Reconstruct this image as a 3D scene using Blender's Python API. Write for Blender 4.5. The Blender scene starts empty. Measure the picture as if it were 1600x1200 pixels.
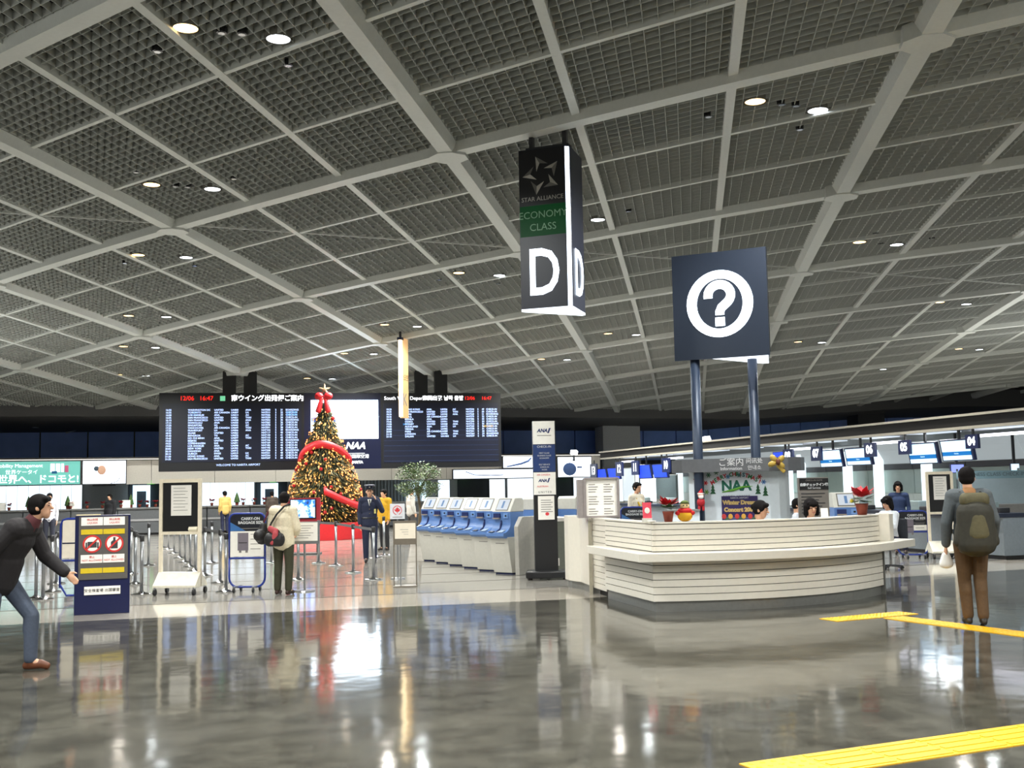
import bpy, math, random
import numpy as np
from mathutils import Vector, Matrix

random.seed(11)
C = bpy.context.scene
COL = C.collection
PI = math.pi
R = math.radians

# ---------------------------------------------------------------- camera
F, HC = 1735.0, 1.65                       # focal length in pixels of the 1600 wide frame, eye height
PITCH, ROLL = R(5.261), R(-1.087)
_fw = Vector((0, math.cos(PITCH), math.sin(PITCH)))
_r0 = Vector((1, 0, 0)); _u0 = _r0.cross(_fw)
_r = _r0 * math.cos(ROLL) + _u0 * math.sin(ROLL)
_u = _u0 * math.cos(ROLL) - _r0 * math.sin(ROLL)
cd = bpy.data.cameras.new('camera'); cam = bpy.data.objects.new('camera', cd); COL.objects.link(cam)
cd.sensor_fit = 'HORIZONTAL'; cd.sensor_width = 36; cd.lens = F / 1600 * 36
cd.clip_start = .05; cd.clip_end = 400
cam.matrix_world = Matrix(((_r.x, _u.x, -_fw.x, 0), (_r.y, _u.y, -_fw.y, 0), (_r.z, _u.z, -_fw.z, HC), (0, 0, 0, 1)))
C.camera = cam

# ---------------------------------------------------------------- exposure, world, general light
C.view_settings.view_transform = 'Standard'; C.view_settings.look = 'None'
C.view_settings.gamma = 1; C.view_settings.use_curve_mapping = False
C.view_settings.exposure = 0.0
WORLD_STRENGTH = .3
SPOT_POWER = 1000
UPLIGHT_POWER = 1020
w = bpy.data.worlds.new('hall_surroundings'); C.world = w; w.use_nodes = True
_bg = w.node_tree.nodes['Background']
_bg.inputs[0].default_value = (.92, .95, .92, 1); _bg.inputs[1].default_value = WORLD_STRENGTH

def uplight(x, y, z, sx, sy, power, col=(1, 1, .95), rz=0.0):
    """added area lamps without fixtures that wash the ceiling from below"""
    l = bpy.data.lights.new('added_uplight', 'AREA'); l.shape = 'RECTANGLE'; l.size = sx; l.size_y = sy
    l.energy = power; l.color = col; l.spread = R(165)
    o = bpy.data.objects.new('added_uplight', l); COL.objects.link(o)
    o.location = (x, y, z); o.rotation_euler = (PI, 0, rz)
    return o
for (ux, uy, sx, sy, p) in ((-16, 20, 3, 26, .6), (16.5, 24, 3, 26, .65), (12, 3, 14, 3, .8), (-12, 3, 14, 3, .8)):  # unseen uplights added to brighten the ceiling
    uplight(ux, uy, 3.3, sx, sy, UPLIGHT_POWER * p)

# ---------------------------------------------------------------- pixel to place helpers (frame 1600 x 1200)
def ray(x, y): return _fw + _r * ((x - 800) / F) - _u * ((y - 600) / F)
def ground(x, y, z=0.0):
    d = ray(x, y); t = (z - HC) / d.z
    return Vector((d.x * t, d.y * t, z))
def at(x, y, Y):
    d = ray(x, y); t = Y / d.y
    return Vector((d.x * t, Y, HC + d.z * t))
def proj(p):
    v = Vector(p) - Vector((0, 0, HC)); d = v.dot(_fw)
    return (800 + F * v.dot(_r) / d, 600 - F * v.dot(_u) / d, d)
def horizon(x): return 600 + F * (_fw.z + _r.z * (x - 800) / F) / _u.z

# ---------------------------------------------------------------- materials
def lin(c):
    o = []
    for v in c[:3]:
        v = v / 255
        o.append(v / 12.92 if v <= .04045 else ((v + .055) / 1.055) ** 2.4)
    return o
_M = {}
def mat(name, rgb, rough=.5, metal=0.0, emit=0.0, ecol=None, grain=.06, scale=18.0, bump=0.0, alpha=1.0, spec=.5, trans=0.0):
    if name in _M: return _M[name]
    m = bpy.data.materials.new(name); m.use_nodes = True
    nt = m.node_tree; b = nt.nodes['Principled BSDF']
    c = lin(rgb)
    if emit: c = [v * .3 for v in c]                       # light givers: little of their own reflection
    n = nt.nodes.new('ShaderNodeTexNoise'); n.inputs['Scale'].default_value = scale; n.inputs['Detail'].default_value = 4
    tc = nt.nodes.new('ShaderNodeTexCoord'); nt.links.new(tc.outputs['Object'], n.inputs['Vector'])
    rp = nt.nodes.new('ShaderNodeValToRGB')
    rp.color_ramp.elements[0].position = .3; rp.color_ramp.elements[1].position = .7
    rp.color_ramp.elements[0].color = (*[v * (1 - grain) for v in c], 1)
    rp.color_ramp.elements[1].color = (*[min(1, v * (1 + grain)) for v in c], 1)
    nt.links.new(n.outputs['Fac'], rp.inputs['Fac']); nt.links.new(rp.outputs['Color'], b.inputs['Base Color'])
    b.inputs['Roughness'].default_value = rough; b.inputs['Metallic'].default_value = metal
    b.inputs['Specular IOR Level'].default_value = spec
    if alpha < 1: b.inputs['Alpha'].default_value = alpha
    if trans: b.inputs['Transmission Weight'].default_value = trans
    if emit:
        b.inputs['Specular IOR Level'].default_value = .15
        b.inputs['Emission Color'].default_value = (*lin(ecol or rgb), 1); b.inputs['Emission Strength'].default_value = emit
    if bump:
        bp = nt.nodes.new('ShaderNodeBump'); bp.inputs['Strength'].default_value = bump; bp.inputs['Distance'].default_value = .01
        nt.links.new(n.outputs['Fac'], bp.inputs['Height']); nt.links.new(bp.outputs['Normal'], b.inputs['Normal'])
    _M[name] = m
    return m

# ---------------------------------------------------------------- mesh builder
class MB:
    def __init__(s): s.v = []; s.f = []; s.m = []
    def add(s, vs, fs, m=0):
        o = len(s.v); s.v += [tuple(v) for v in vs]; s.f += [tuple(i + o for i in f) for f in fs]; s.m += [m] * len(fs); return s
    def box(s, c, d, m=0, rz=0.0, rx=0.0, ry=0.0):
        x, y, z = d[0] / 2, d[1] / 2, d[2] / 2
        vs = [Vector((i, j, k)) for k in (-z, z) for j in (-y, y) for i in (-x, x)]
        if rx or ry or rz:
            M = Matrix.Rotation(rz, 3, 'Z') @ Matrix.Rotation(ry, 3, 'Y') @ Matrix.Rotation(rx, 3, 'X'); vs = [M @ v for v in vs]
        c = Vector(c)
        return s.add([v + c for v in vs], [(0, 2, 3, 1), (4, 5, 7, 6), (0, 1, 5, 4), (2, 6, 7, 3), (0, 4, 6, 2), (1, 3, 7, 5)], m)
    def b2(s, x0, x1, y0, y1, z0, z1, m=0): return s.box(((x0 + x1) / 2, (y0 + y1) / 2, (z0 + z1) / 2), (x1 - x0, y1 - y0, z1 - z0), m)
    def prism(s, poly, z0, z1, m=0):
        n = len(poly)
        vs = [(x, y, z0) for x, y in poly] + [(x, y, z1) for x, y in poly]
        fs = [tuple(range(n - 1, -1, -1)), tuple(range(n, 2 * n))] + [(i, (i + 1) % n, n + (i + 1) % n, n + i) for i in range(n)]
        return s.add(vs, fs, m)
    def prof_x(s, poly, x0, x1, m=0):            # polygon in y,z pushed along x
        n = len(poly)
        vs = [(x0, y, z) for y, z in poly] + [(x1, y, z) for y, z in poly]
        fs = [tuple(range(n)), tuple(range(2 * n - 1, n - 1, -1))] + [(i, n + i, n + (i + 1) % n, (i + 1) % n) for i in range(n)]
        return s.add(vs, fs, m)
    def prof_y(s, poly, y0, y1, m=0):            # polygon in x,z pushed along y
        n = len(poly)
        vs = [(x, y0, z) for x, z in poly] + [(x, y1, z) for x, z in poly]
        fs = [tuple(range(n - 1, -1, -1)), tuple(range(n, 2 * n))] + [(i, (i + 1) % n, n + (i + 1) % n, n + i) for i in range(n)]
        return s.add(vs, fs, m)
    def band(s, path, z0, z1, o0, o1, m=0, closed=False):   # wall band along a plan path between two offsets (right hand side positive)
        P = [Vector((p[0], p[1])) for p in path]; n = len(P); N = []
        for i in range(n):
            a = P[i - 1] if (i > 0 or closed) else P[i]; b = P[(i + 1) % n] if (i < n - 1 or closed) else P[i]
            if (a - P[i]).length < 1e-9: t = (b - P[i]).normalized(); N.append(Vector((t.y, -t.x))); continue
            if (b - P[i]).length < 1e-9: t = (P[i] - a).normalized(); N.append(Vector((t.y, -t.x))); continue
            t1 = (P[i] - a).normalized(); t2 = (b - P[i]).normalized()
            n1 = Vector((t1.y, -t1.x)); n2 = Vector((t2.y, -t2.x)); q = (n1 + n2).normalized()
            N.append(q / max(.3, q.dot(n1)))
        vs = []
        for p, q in zip(P, N):
            a = p + q * o0; b = p + q * o1
            vs += [(a.x, a.y, z0), (b.x, b.y, z0), (b.x, b.y, z1), (a.x, a.y, z1)]
        fs = []
        for i in range(n if closed else n - 1):
            a = 4 * i; b = 4 * ((i + 1) % n)
            for k in range(4): fs.append((a + k, a + (k + 1) % 4, b + (k + 1) % 4, b + k))
        if not closed: fs += [(3, 2, 1, 0), (4 * n - 4, 4 * n - 3, 4 * n - 2, 4 * n - 1)]
        return s.add(vs, fs, m)
    def tube(s, pts, r, n=8, m=0, closed=False):
        P = [Vector(p) for p in pts]; k = len(P); vs = []
        up = Vector((0, 0, 1)); prev = None
        for i in range(k):
            a = P[i - 1] if (i > 0 or closed) else P[i]; b = P[(i + 1) % k] if (i < k - 1 or closed) else P[i]
            t = (b - a).normalized()
            if prev is None:
                x = t.cross(up)
                if x.length < 1e-3: x = t.cross(Vector((0, 1, 0)))
                x.normalize()
            else:
                x = prev - t * prev.dot(t)
                x.normalize()
            prev = x; y = t.cross(x)
            rr = r[i] if isinstance(r, (list, tuple)) else r
            vs += [P[i] + (x * math.cos(2 * PI * j / n) + y * math.sin(2 * PI * j / n)) * rr for j in range(n)]
        fs = []
        for i in range(k if closed else k - 1):
            a = i * n; b = ((i + 1) % k) * n
            fs += [(a + j, a + (j + 1) % n, b + (j + 1) % n, b + j) for j in range(n)]
        if not closed: fs += [tuple(range(n - 1, -1, -1)), tuple(range((k - 1) * n, k * n))]
        return s.add(vs, fs, m)
    def lathe(s, prof, c=(0, 0), n=16, m=0, cap=True):
        k = len(prof); vs = []
        for r, z in prof: vs += [(c[0] + r * math.cos(2 * PI * j / n), c[1] + r * math.sin(2 * PI * j / n), z) for j in range(n)]
        fs = []
        for i in range(k - 1):
            fs += [(i * n + j, i * n + (j + 1) % n, (i + 1) * n + (j + 1) % n, (i + 1) * n + j) for j in range(n)]
        if cap: fs += [tuple(range(n - 1, -1, -1)), tuple(range((k - 1) * n, k * n))]
        return s.add(vs, fs, m)
    def ell(s, c, d, nu=12, nv=8, m=0, M=None):
        vs = []; c = Vector(c)
        for i in range(nv + 1):
            t = PI * i / nv
            for j in range(nu):
                p = 2 * PI * j / nu
                q = Vector((d[0] * math.sin(t) * math.cos(p), d[1] * math.sin(t) * math.sin(p), -d[2] * math.cos(t)))
                vs.append(c + (M @ q if M is not None else q))
        fs = [(i * nu + j, i * nu + (j + 1) % nu, (i + 1) * nu + (j + 1) % nu, (i + 1) * nu + j) for i in range(nv) for j in range(nu)]
        return s.add(vs, fs, m)
    def cone(s, p1, r1, p2, r2, n=10, m=0, side=None, k=1.0):   # rounded cone; k squashes it across side
        a, b = Vector(p1), Vector(p2); t = b - a
        if t.length < 1e-6: t = Vector((0, 0, 1e-4))
        t.normalize()
        x = Vector(side) if side is not None else t.cross(Vector((0, 1, 0)) if abs(t.y) < .8 else Vector((1, 0, 0)))
        x = (x - t * x.dot(t)).normalized(); y = t.cross(x)
        rings = []
        for q in (-90, -60, -30, 0): rings.append((a + t * r1 * math.sin(R(q)) * (1 if k == 1 else .6), r1 * max(.02, math.cos(R(q)))))
        for q in (0, 30, 60, 90): rings.append((b + t * r2 * math.sin(R(q)) * (1 if k == 1 else .6), r2 * max(.02, math.cos(R(q)))))
        vs = []
        for c, r in rings: vs += [c + x * r * math.cos(2 * PI * j / n) + y * r * k * math.sin(2 * PI * j / n) for j in range(n)]
        fs = [(i * n + j, i * n + (j + 1) % n, (i + 1) * n + (j + 1) % n, (i + 1) * n + j) for i in range(7) for j in range(n)]
        fs += [tuple(range(n - 1, -1, -1)), tuple(range(7 * n, 8 * n))]
        return s.add(vs, fs, m)
    def quad(s, a, b, c, d, m=0): return s.add([a, b, c, d], [(0, 1, 2, 3)], m)
    def mesh(s, name, mats=(), smooth=False):
        me = bpy.data.meshes.new(name); me.from_pydata(s.v, [], s.f)
        for q in (mats if isinstance(mats, (list, tuple)) else [mats]): me.materials.append(q)
        if len(set(s.m)) > 1: me.polygons.foreach_set('material_index', s.m)
        if smooth: me.polygons.foreach_set('use_smooth', [True] * len(s.f))
        me.update(); return me
    def build(s, name, mats, parent=None, loc=(0, 0, 0), rot=(0, 0, 0), smooth=False, bevel=0.0, label=None):
        return link(name, s.mesh(name, mats, smooth), parent, loc, rot, bevel, label)

def link(name, me, parent=None, loc=(0, 0, 0), rot=(0, 0, 0), bevel=0.0, label=None):
    o = bpy.data.objects.new(name, me); COL.objects.link(o); o.location = loc; o.rotation_euler = rot
    if parent is not None: o.parent = parent
    if bevel:
        b = o.modifiers.new('bevel', 'BEVEL'); b.width = bevel; b.segments = 2; b.limit_method = 'ANGLE'; b.angle_limit = R(40)
    if label: o['label'] = label
    return o
def thing(name, label, cat, loc=(0, 0, 0), rz=0.0, group=None):
    o = bpy.data.objects.new(name, None); COL.objects.link(o); o.empty_display_size = .1
    o.location = loc; o.rotation_euler = (0, 0, rz); o['label'] = label; o['category'] = cat
    if group: o['group'] = group
    return o
def tag(o, label, cat, group=None):
    o['label'] = label; o['category'] = cat
    if group: o['group'] = group
    return o
def struct(o, label=None):
    o['kind'] = 'structure'
    if label: o['label'] = label
    return o
def dup(root, loc, rz=None, label=None, group=None):
    r = root.copy(); COL.objects.link(r); r.location = loc
    if rz is not None: r.rotation_euler = (0, 0, rz)
    if label: r['label'] = label
    if group: r['group'] = group
    for ch in list(root.children):
        c = ch.copy(); COL.objects.link(c); c.parent = r
        for g in list(ch.children):
            d = g.copy(); COL.objects.link(d); d.parent = c
    return r
def text_mesh(body, size, m, ex=.001, align='CENTER', space=1.0, shear=0.0, bold=0.0):
    cu = bpy.data.curves.new('lettering', 'FONT'); cu.body = body; cu.size = size; cu.extrude = ex
    cu.align_x = align; cu.align_y = 'CENTER'; cu.space_character = space; cu.shear = shear; cu.offset = bold; cu.resolution_u = 3
    ob = bpy.data.objects.new('lettering', cu)
    me = bpy.data.meshes.new_from_object(ob)
    bpy.data.objects.remove(ob); bpy.data.curves.remove(cu)
    me.transform(Matrix.Rotation(PI / 2, 4, 'X'))          # stands upright, reads from -Y
    me.materials.clear(); me.materials.append(m)
    return me
def text(name, body, size, m, parent, loc, rot=(0, 0, 0), ex=.001, align='CENTER', **kw):
    return link(name, text_mesh(body, size, m, ex, align, **kw), parent, loc, rot)
def join(meshes_and_offsets, name, m):
    v = []; f = []
    for me, off in meshes_and_offsets:
        o = len(v); v += [tuple(Vector(q.co) + Vector(off)) for q in me.vertices]; f += [tuple(i + o for i in p.vertices) for p in me.polygons]
        bpy.data.meshes.remove(me)
    out = bpy.data.meshes.new(name); out.from_pydata(v, [], f); out.materials.append(m); return out

# building axes: counters and signs run about twenty degrees off the picture plane
TH = R(20)
def U(t, w_=0.0): return Vector((t * math.cos(TH) - w_ * math.sin(TH), t * math.sin(TH) + w_ * math.cos(TH)))

# shared materials
beam_m = mat('pale_painted_metal', (200, 203, 198), .45, grain=.03)
lattice_m = mat('grey_ceiling_lattice', (172, 175, 170), .55, grain=.05)
deck_m = mat('dark_ceiling_plenum', (30, 30, 28), .9, grain=.15, scale=2)
steel_m = mat('brushed_steel', (170, 172, 175), .28, metal=.9, grain=.08, scale=40)
chrome_m = mat('polished_chrome', (200, 200, 202), .12, metal=1.0, grain=.03)
black_m = mat('black_plastic', (22, 22, 24), .4)
dark_m = mat('charcoal_panel', (48, 48, 50), .45)
navy_m = mat('navy_panel', (24, 34, 62), .4)
white_m = mat('white_panel', (246, 243, 236), .4, grain=.03)
cream_m = mat('cream_panel', (238, 228, 210), .45, grain=.03)
grey_m = mat('mid_grey_panel', (128, 128, 126), .5)
lightgrey_m = mat('light_grey_panel', (182, 180, 170), .45)
red_m = mat('christmas_red', (190, 20, 28), .5)
glow_white = mat('backlit_white', (240, 246, 255), .5, emit=2.2, ecol=(235, 244, 255), grain=.01)
glow_sign = mat('lit_sign_lettering', (240, 248, 255), .4, emit=3.2, ecol=(232, 244, 255), grain=.01)
paper_m = mat('white_paper', (244, 240, 232), .7, grain=.02)
ink_m = mat('dark_ink', (62, 60, 62), .8)
ink_grey = mat('grey_ink', (128, 124, 120), .8)
# ================================================================ floor
def floor_material():
    m = bpy.data.materials.new('polished_grey_floor'); m.use_nodes = True; nt = m.node_tree; b = nt.nodes['Principled BSDF']
    tc = nt.nodes.new('ShaderNodeTexCoord')
    mp = nt.nodes.new('ShaderNodeMapping'); mp.inputs['Rotation'].default_value = (0, 0, -TH); nt.links.new(tc.outputs['Object'], mp.inputs['Vector'])
    n1 = nt.nodes.new('ShaderNodeTexNoise'); n1.inputs['Scale'].default_value = 2.4; n1.inputs['Detail'].default_value = 8; n1.inputs['Roughness'].default_value = .65
    n2 = nt.nodes.new('ShaderNodeTexNoise'); n2.inputs['Scale'].default_value = 45; n2.inputs['Detail'].default_value = 3
    br = nt.nodes.new('ShaderNodeTexBrick'); br.inputs['Scale'].default_value = 1.0; br.offset = 0
    br.inputs['Brick Width'].default_value = .6; br.inputs['Row Height'].default_value = .6; br.inputs['Mortar Size'].default_value = .0015
    br.inputs['Color1'].default_value = (.86, .86, .86, 1); br.inputs['Color2'].default_value = (1.06, 1.06, 1.06, 1); br.inputs['Mortar'].default_value = (.8, .8, .8, 1)
    for n in (n1, n2, br): nt.links.new(mp.outputs['Vector'], n.inputs['Vector'])
    r1 = nt.nodes.new('ShaderNodeValToRGB')
    r1.color_ramp.elements[0].position = .3; r1.color_ramp.elements[1].position = .72
    r1.color_ramp.elements[0].color = (*lin((50, 48, 43)), 1); r1.color_ramp.elements[1].color = (*lin((98, 95, 86)), 1)
    nt.links.new(n1.outputs['Fac'], r1.inputs['Fac'])
    mx = nt.nodes.new('ShaderNodeMixRGB'); mx.blend_type = 'MULTIPLY'; mx.inputs[0].default_value = 1
    nt.links.new(r1.outputs['Color'], mx.inputs[1]); nt.links.new(br.outputs['Color'], mx.inputs[2])
    r2 = nt.nodes.new('ShaderNodeValToRGB'); r2.color_ramp.elements[0].position = .35; r2.color_ramp.elements[1].position = .7
    r2.color_ramp.elements[0].color = (.72, .72, .72, 1); r2.color_ramp.elements[1].color = (1.25, 1.25, 1.22, 1)
    nt.links.new(n2.outputs['Fac'], r2.inputs['Fac'])
    m2 = nt.nodes.new('ShaderNodeMixRGB'); m2.blend_type = 'MULTIPLY'; m2.inputs[0].default_value = 1
    nt.links.new(mx.outputs['Color'], m2.inputs[1]); nt.links.new(r2.outputs['Color'], m2.inputs[2])
    nt.links.new(m2.outputs['Color'], b.inputs['Base Color'])
    b.inputs['Roughness'].default_value = .085; b.inputs['Specular IOR Level'].default_value = .5
    w1 = nt.nodes.new('ShaderNodeTexNoise'); w1.inputs['Scale'].default_value = 1.7; w1.inputs['Detail'].default_value = 2
    nt.links.new(mp.outputs['Vector'], w1.inputs['Vector'])
    bp = nt.nodes.new('ShaderNodeBump'); bp.inputs['Strength'].default_value = .055; bp.inputs['Distance'].default_value = .06
    nt.links.new(w1.outputs['Fac'], bp.inputs['Height']); nt.links.new(bp.outputs['Normal'], b.inputs['Normal'])
    return m
floor_m = floor_material()
light_floor_m = mat('pale_floor_tile', (176, 168, 156), .1, grain=.05, scale=6)
light_floor2_m = mat('grey_beige_floor_tile', (144, 140, 133), .1, grain=.06, scale=6)
inlay_m = mat('dark_floor_inlay', (104, 100, 98), .2)

BORDER = [(-30.0, 7.2), (-5.8, 14.72), (.82, 16.37), (6.41, 18.95), (30.0, 29.0)]
fl_base = MB().b2(-60, 60, -25, 85, -.3, -.006).build('floor', inlay_m); struct(fl_base, 'dark base of the hall floor showing as thin lines between pale bands')
dk = MB()
pp = [(-60, -25), (60, -25), (60, 41.8)] + BORDER[::-1] + [(-60, -2.1)]
dk.prism(pp, -.005, 0)
struct(dk.build('floor', floor_m), 'polished dark grey tiled floor reflecting the signs')
pale = bpy.data.objects.new('floor', None); COL.objects.link(pale); struct(pale, 'pale banded floor in front of and between the counters')
nrm = Vector((-math.sin(R(17)), math.cos(R(17))))
for k in range(26):
    d0 = 1.86 * k + (.0 if k == 0 else .045); d1 = 1.86 * (k + 1) - .045
    a = [Vector(p) + nrm * d0 for p in BORDER]; b = [Vector(p) + nrm * d1 for p in BORDER]
    q = MB().prism([tuple(p) for p in a] + [tuple(p) for p in b[::-1]], -.005, 0)
    q.build('floor_band', light_floor_m if k == 0 else light_floor2_m, pale)

# tactile paving: raised yellow tiles
yellow_m = mat('yellow_tactile_tile', (226, 174, 24), .5, grain=.05)
def tactile(label, lines, dots=()):
    t = thing('tactile_paving', label, 'tactile paving', (0, 0, 0))
    for (p, q, wd) in lines:
        p, q = Vector(p), Vector(q); L = (q - p).length; n = max(1, round(L / wd)); d = (q - p) / n; ang = math.atan2(d.y, d.x)
        for i in range(n):
            c = p + d * (i + .5); st = d.length - .004
            b = MB(); b.box((0, 0, .003), (st, wd - .004, .006))
            for k in range(4): b.box((0, (k - 1.5) * wd / 4, .008), (st * .92, wd * .11, .006))
            b.build('tactile_tile', yellow_m, t, (c.x, c.y, 0), (0, 0, ang))
    for (c, ang, st) in dots:
        b = MB(); b.box((0, 0, .003), (st - .004, st - .004, .006))
        for i in range(5):
            for j in range(5): b.lathe([(.022, .006), (.014, .012)], ((i - 2) * st / 5.3, (j - 2) * st / 5.3), 6)
        b.build('tactile_tile', yellow_m, t, (c[0], c[1], 0), (0, 0, ang))
n0, n1 = Vector((1.563, 6.587)), Vector((6.15, 8.58))
e0 = (n1 - n0).normalized(); f0 = Vector((e0.y, -e0.x))
tactile('yellow tactile paving strip crossing the floor at the lower right corner', [(tuple(n0 + e0 * .21), tuple(n1), .42), (tuple(n0 + f0 * .63 + e0 * .0), tuple(n0 + f0 * 2.73), .42)],
        [(tuple(n0), math.atan2(e0.y, e0.x), .42), (tuple(n0 + f0 * .42), math.atan2(e0.y, e0.x), .42)])
m0, m1 = Vector((4.40, 13.72)), Vector((6.75, 8.9)); e1 = (m1 - m0).normalized(); f1 = Vector((-e1.y, e1.x))
if f1.x < 0: f1 = -f1
tactile('yellow tactile paving strip beside the curved information desk', [(tuple(m0 + e1 * .25), tuple(m1), .32)],
        [(tuple(m0 + f1 * .32 * k + e1 * .02), math.atan2(f1.y, f1.x), .32) for k in (-2, -1, 0, 1)])

# ================================================================ ceiling
CA, CB, UU, BETA = 4.67450306, -5.89868611, 2.4, .157900603
EB = Vector((math.sin(BETA), math.cos(BETA))); EA = Vector((math.sin(BETA + R(120)), math.cos(BETA + R(120))))
def czed(a, b):
    a = max(-9.5, min(12, a)) - CA; b = max(-5, min(19, b)) - CB
    return HC + UU * (1.92944161 - .0599125807 * a + .0482686043 * b - .00357702234 * a * a - .0028152342 * b * b + .00591036309 * a * b)
def cnode(a, b, dz=0.0):
    p = (EA * (a - CA) + EB * (b - CB)) * UU
    return Vector((p.x, p.y, czed(a, b) + dz))
def ab_of(x, y):
    det = EA.x * EB.y - EA.y * EB.x
    x /= UU; y /= UU
    return (x * EB.y - y * EB.x) / det + CA, (EA.x * y - EA.y * x) / det + CB
def ceil_z(x, y): return czed(*ab_of(x, y))
EDGE_P, EDGE_A = Vector((-17.5, 45.5)), R(21)
EDGE_D = Vector((math.cos(EDGE_A), math.sin(EDGE_A))); EDGE_N = Vector((-EDGE_D.y, EDGE_D.x))
def beyond(p): return (Vector((p[0], p[1])) - EDGE_P).dot(EDGE_N)

ceiling = bpy.data.objects.new('ceiling', None); COL.objects.link(ceiling); struct(ceiling, 'gently curved ceiling of pale beams and rhombic grey lattice panels')
# dark deck above the lattice
dv = []; df = []; NX, NY = 31, 21
for j in range(NY):
    for i in range(NX):
        x = -60 + 4 * i; t = j / (NY - 1)
        yedge = (EDGE_P + EDGE_D * ((x - EDGE_P.x) / EDGE_D.x)).y
        y = -25 + t * (yedge + 1.5 + 25)
        dv.append((x, y, ceil_z(x, y) + .55))
df = [(j * NX + i, j * NX + i + 1, (j + 1) * NX + i + 1, (j + 1) * NX + i) for j in range(NY - 1) for i in range(NX - 1)]
q = MB(); q.add(dv, df); q.build('plenum_deck', deck_m, ceiling)

def on_screen(p, mx=60, my=60):
    x, y, d = proj(p)
    return d > 1 and -mx < x < 1600 + mx and -my < y < 1200
def rib(name, n_a, n_b, steps, width_top, width_bot, z_top, z_bot, m):
    pts = [cnode(n_a[0] + (n_b[0] - n_a[0]) * i / steps, n_a[1] + (n_b[1] - n_a[1]) * i / steps) for i in range(steps + 1)]
    d = (pts[-1] - pts[0]); d.z = 0; d.normalize(); s = Vector((d.y, -d.x, 0))
    b = MB(); vs = []
    for p in pts:
        for (wd, z) in ((width_top, z_top), (width_top, z_bot * .35 + z_top * .65), (width_bot, z_bot)):
            vs += [p + s * wd / 2 + Vector((0, 0, z)), p - s * wd / 2 + Vector((0, 0, z))]
    fs = []
    for i in range(steps):
        a, c = 6 * i, 6 * (i + 1)
        fs += [(a + 0, a + 2, c + 2, c + 0), (a + 2, a + 4, c + 4, c + 2), (a + 4, a + 5, c + 5, c + 4), (a + 5, a + 3, c + 3, c + 5), (a + 3, a + 1, c + 1, c + 3)]
    b.add(vs, fs)
    return b
def lattice(a, b, n, dep=.10, th=.006):
    c00, c10, c01, c11 = cnode(a, b), cnode(a + 1, b), cnode(a, b + 1), cnode(a + 1, b + 1)
    def bil(u, v): return c00 * (1 - u) * (1 - v) + c10 * u * (1 - v) + c01 * (1 - u) * v + c11 * u * v
    vs = []; fs = []
    for ax in (0, 1):
        for i in range(n + 1):
            t = i / n
            p, q = (bil(t, 0), bil(t, 1)) if ax == 0 else (bil(0, t), bil(1, t))
            d = (q - p).normalized(); s = Vector((d.y, -d.x, 0)).normalized() * th / 2; k = len(vs); h = Vector((0, 0, dep))
            vs += [p + s, p - s, q - s, q + s, p + s + h, p - s + h, q - s + h, q + s + h]
            fs += [(k, k + 1, k + 2, k + 3), (k, k + 3, k + 7, k + 4), (k + 1, k + 5, k + 6, k + 2)]
    return vs, fs
panels = []; outside = []
for a in range(-12, 15):
    for b in range(-9, 22):
        c = cnode(a + .5, b + .5)
        if beyond(c) > .4 or c.y < -9 or abs(c.x) > 34: continue
        vis = any(on_screen(cnode(a + i, b + j), 10, 10) for i in (0, .5, 1) for j in (0, .5, 1))
        (panels if vis else outside).append((a, b, c.length))
panels.sort(key=lambda t: t[2])
rest = MB(); edge_rest = MB()
for k, (a, b, d) in enumerate(panels):
    vs, fs = lattice(a, b, 12)
    if k < 295:
        q = MB(); q.add(vs, fs); q.build('lattice_panel', lattice_m, ceiling)
    else: rest.add(vs, fs)
for a, b, d in outside:
    if d < 30: vs, fs = lattice(a, b, 10); rest.add(vs, fs)
    else: vs, fs = lattice(a, b, 6); rest.add(vs, fs)
if rest.v:
    o = rest.build('lattice_panel', lattice_m, ceiling); o['kind'] = 'stuff'
for a in range(-12, 15):
    for b in range(-9, 22):
        for (da, db) in ((1, 0), (0, 1)):
            main = (b % 3 == 0) if da else (a % 3 == 0)
            al = a if da else b
            if al % 3 != 0: continue
            p, q = (a, b), (a + 3 * da, b + 3 * db)
            mid = cnode((p[0] + q[0]) / 2, (p[1] + q[1]) / 2)
            if min(beyond(cnode(*p)), beyond(cnode(*q))) > .9 or mid.y < -8 or abs(mid.x) > 33: continue
            if main and da: rib('main_beam', p, q, 3, .30, .24, .12, -.13, beam_m).build('main_beam', beam_m, ceiling)
            elif main: rib('main_beam', p, q, 3, .36, .22, .12, -.15, beam_m).build('main_beam', beam_m, ceiling)
            elif da: rib('cross_rib', p, q, 3, .075, .07, .11, -.035, beam_m).build('cross_rib', beam_m, ceiling)
            else: rib('cross_rib', p, q, 3, .13, .12, .11, -.045, beam_m).build('cross_rib', beam_m, ceiling)
for a in range(-12, 15, 3):
    for b in range(-9, 22, 3):
        c = cnode(a, b)
        if beyond(c) > .3 or not on_screen(c, 120, 120): continue
        q = MB(); q.prism([(.30 * math.cos(PI / 4 * i + .39 - BETA), .30 * math.sin(PI / 4 * i + .39 - BETA)) for i in range(8)], -.17, .02)
        q.build('node_plate', beam_m, ceiling, c)
for k in range(-3, 12):
    c = cnode(k + .5, k + .5)
    if beyond(c) > .3: continue
    p, q = (k, k), (k + 1, k + 1)
    b = rib('expansion_joint', p, q, 4, .03, .03, .05, -.02, beam_m)
    b.build('expansion_joint', beam_m, ceiling)

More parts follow.
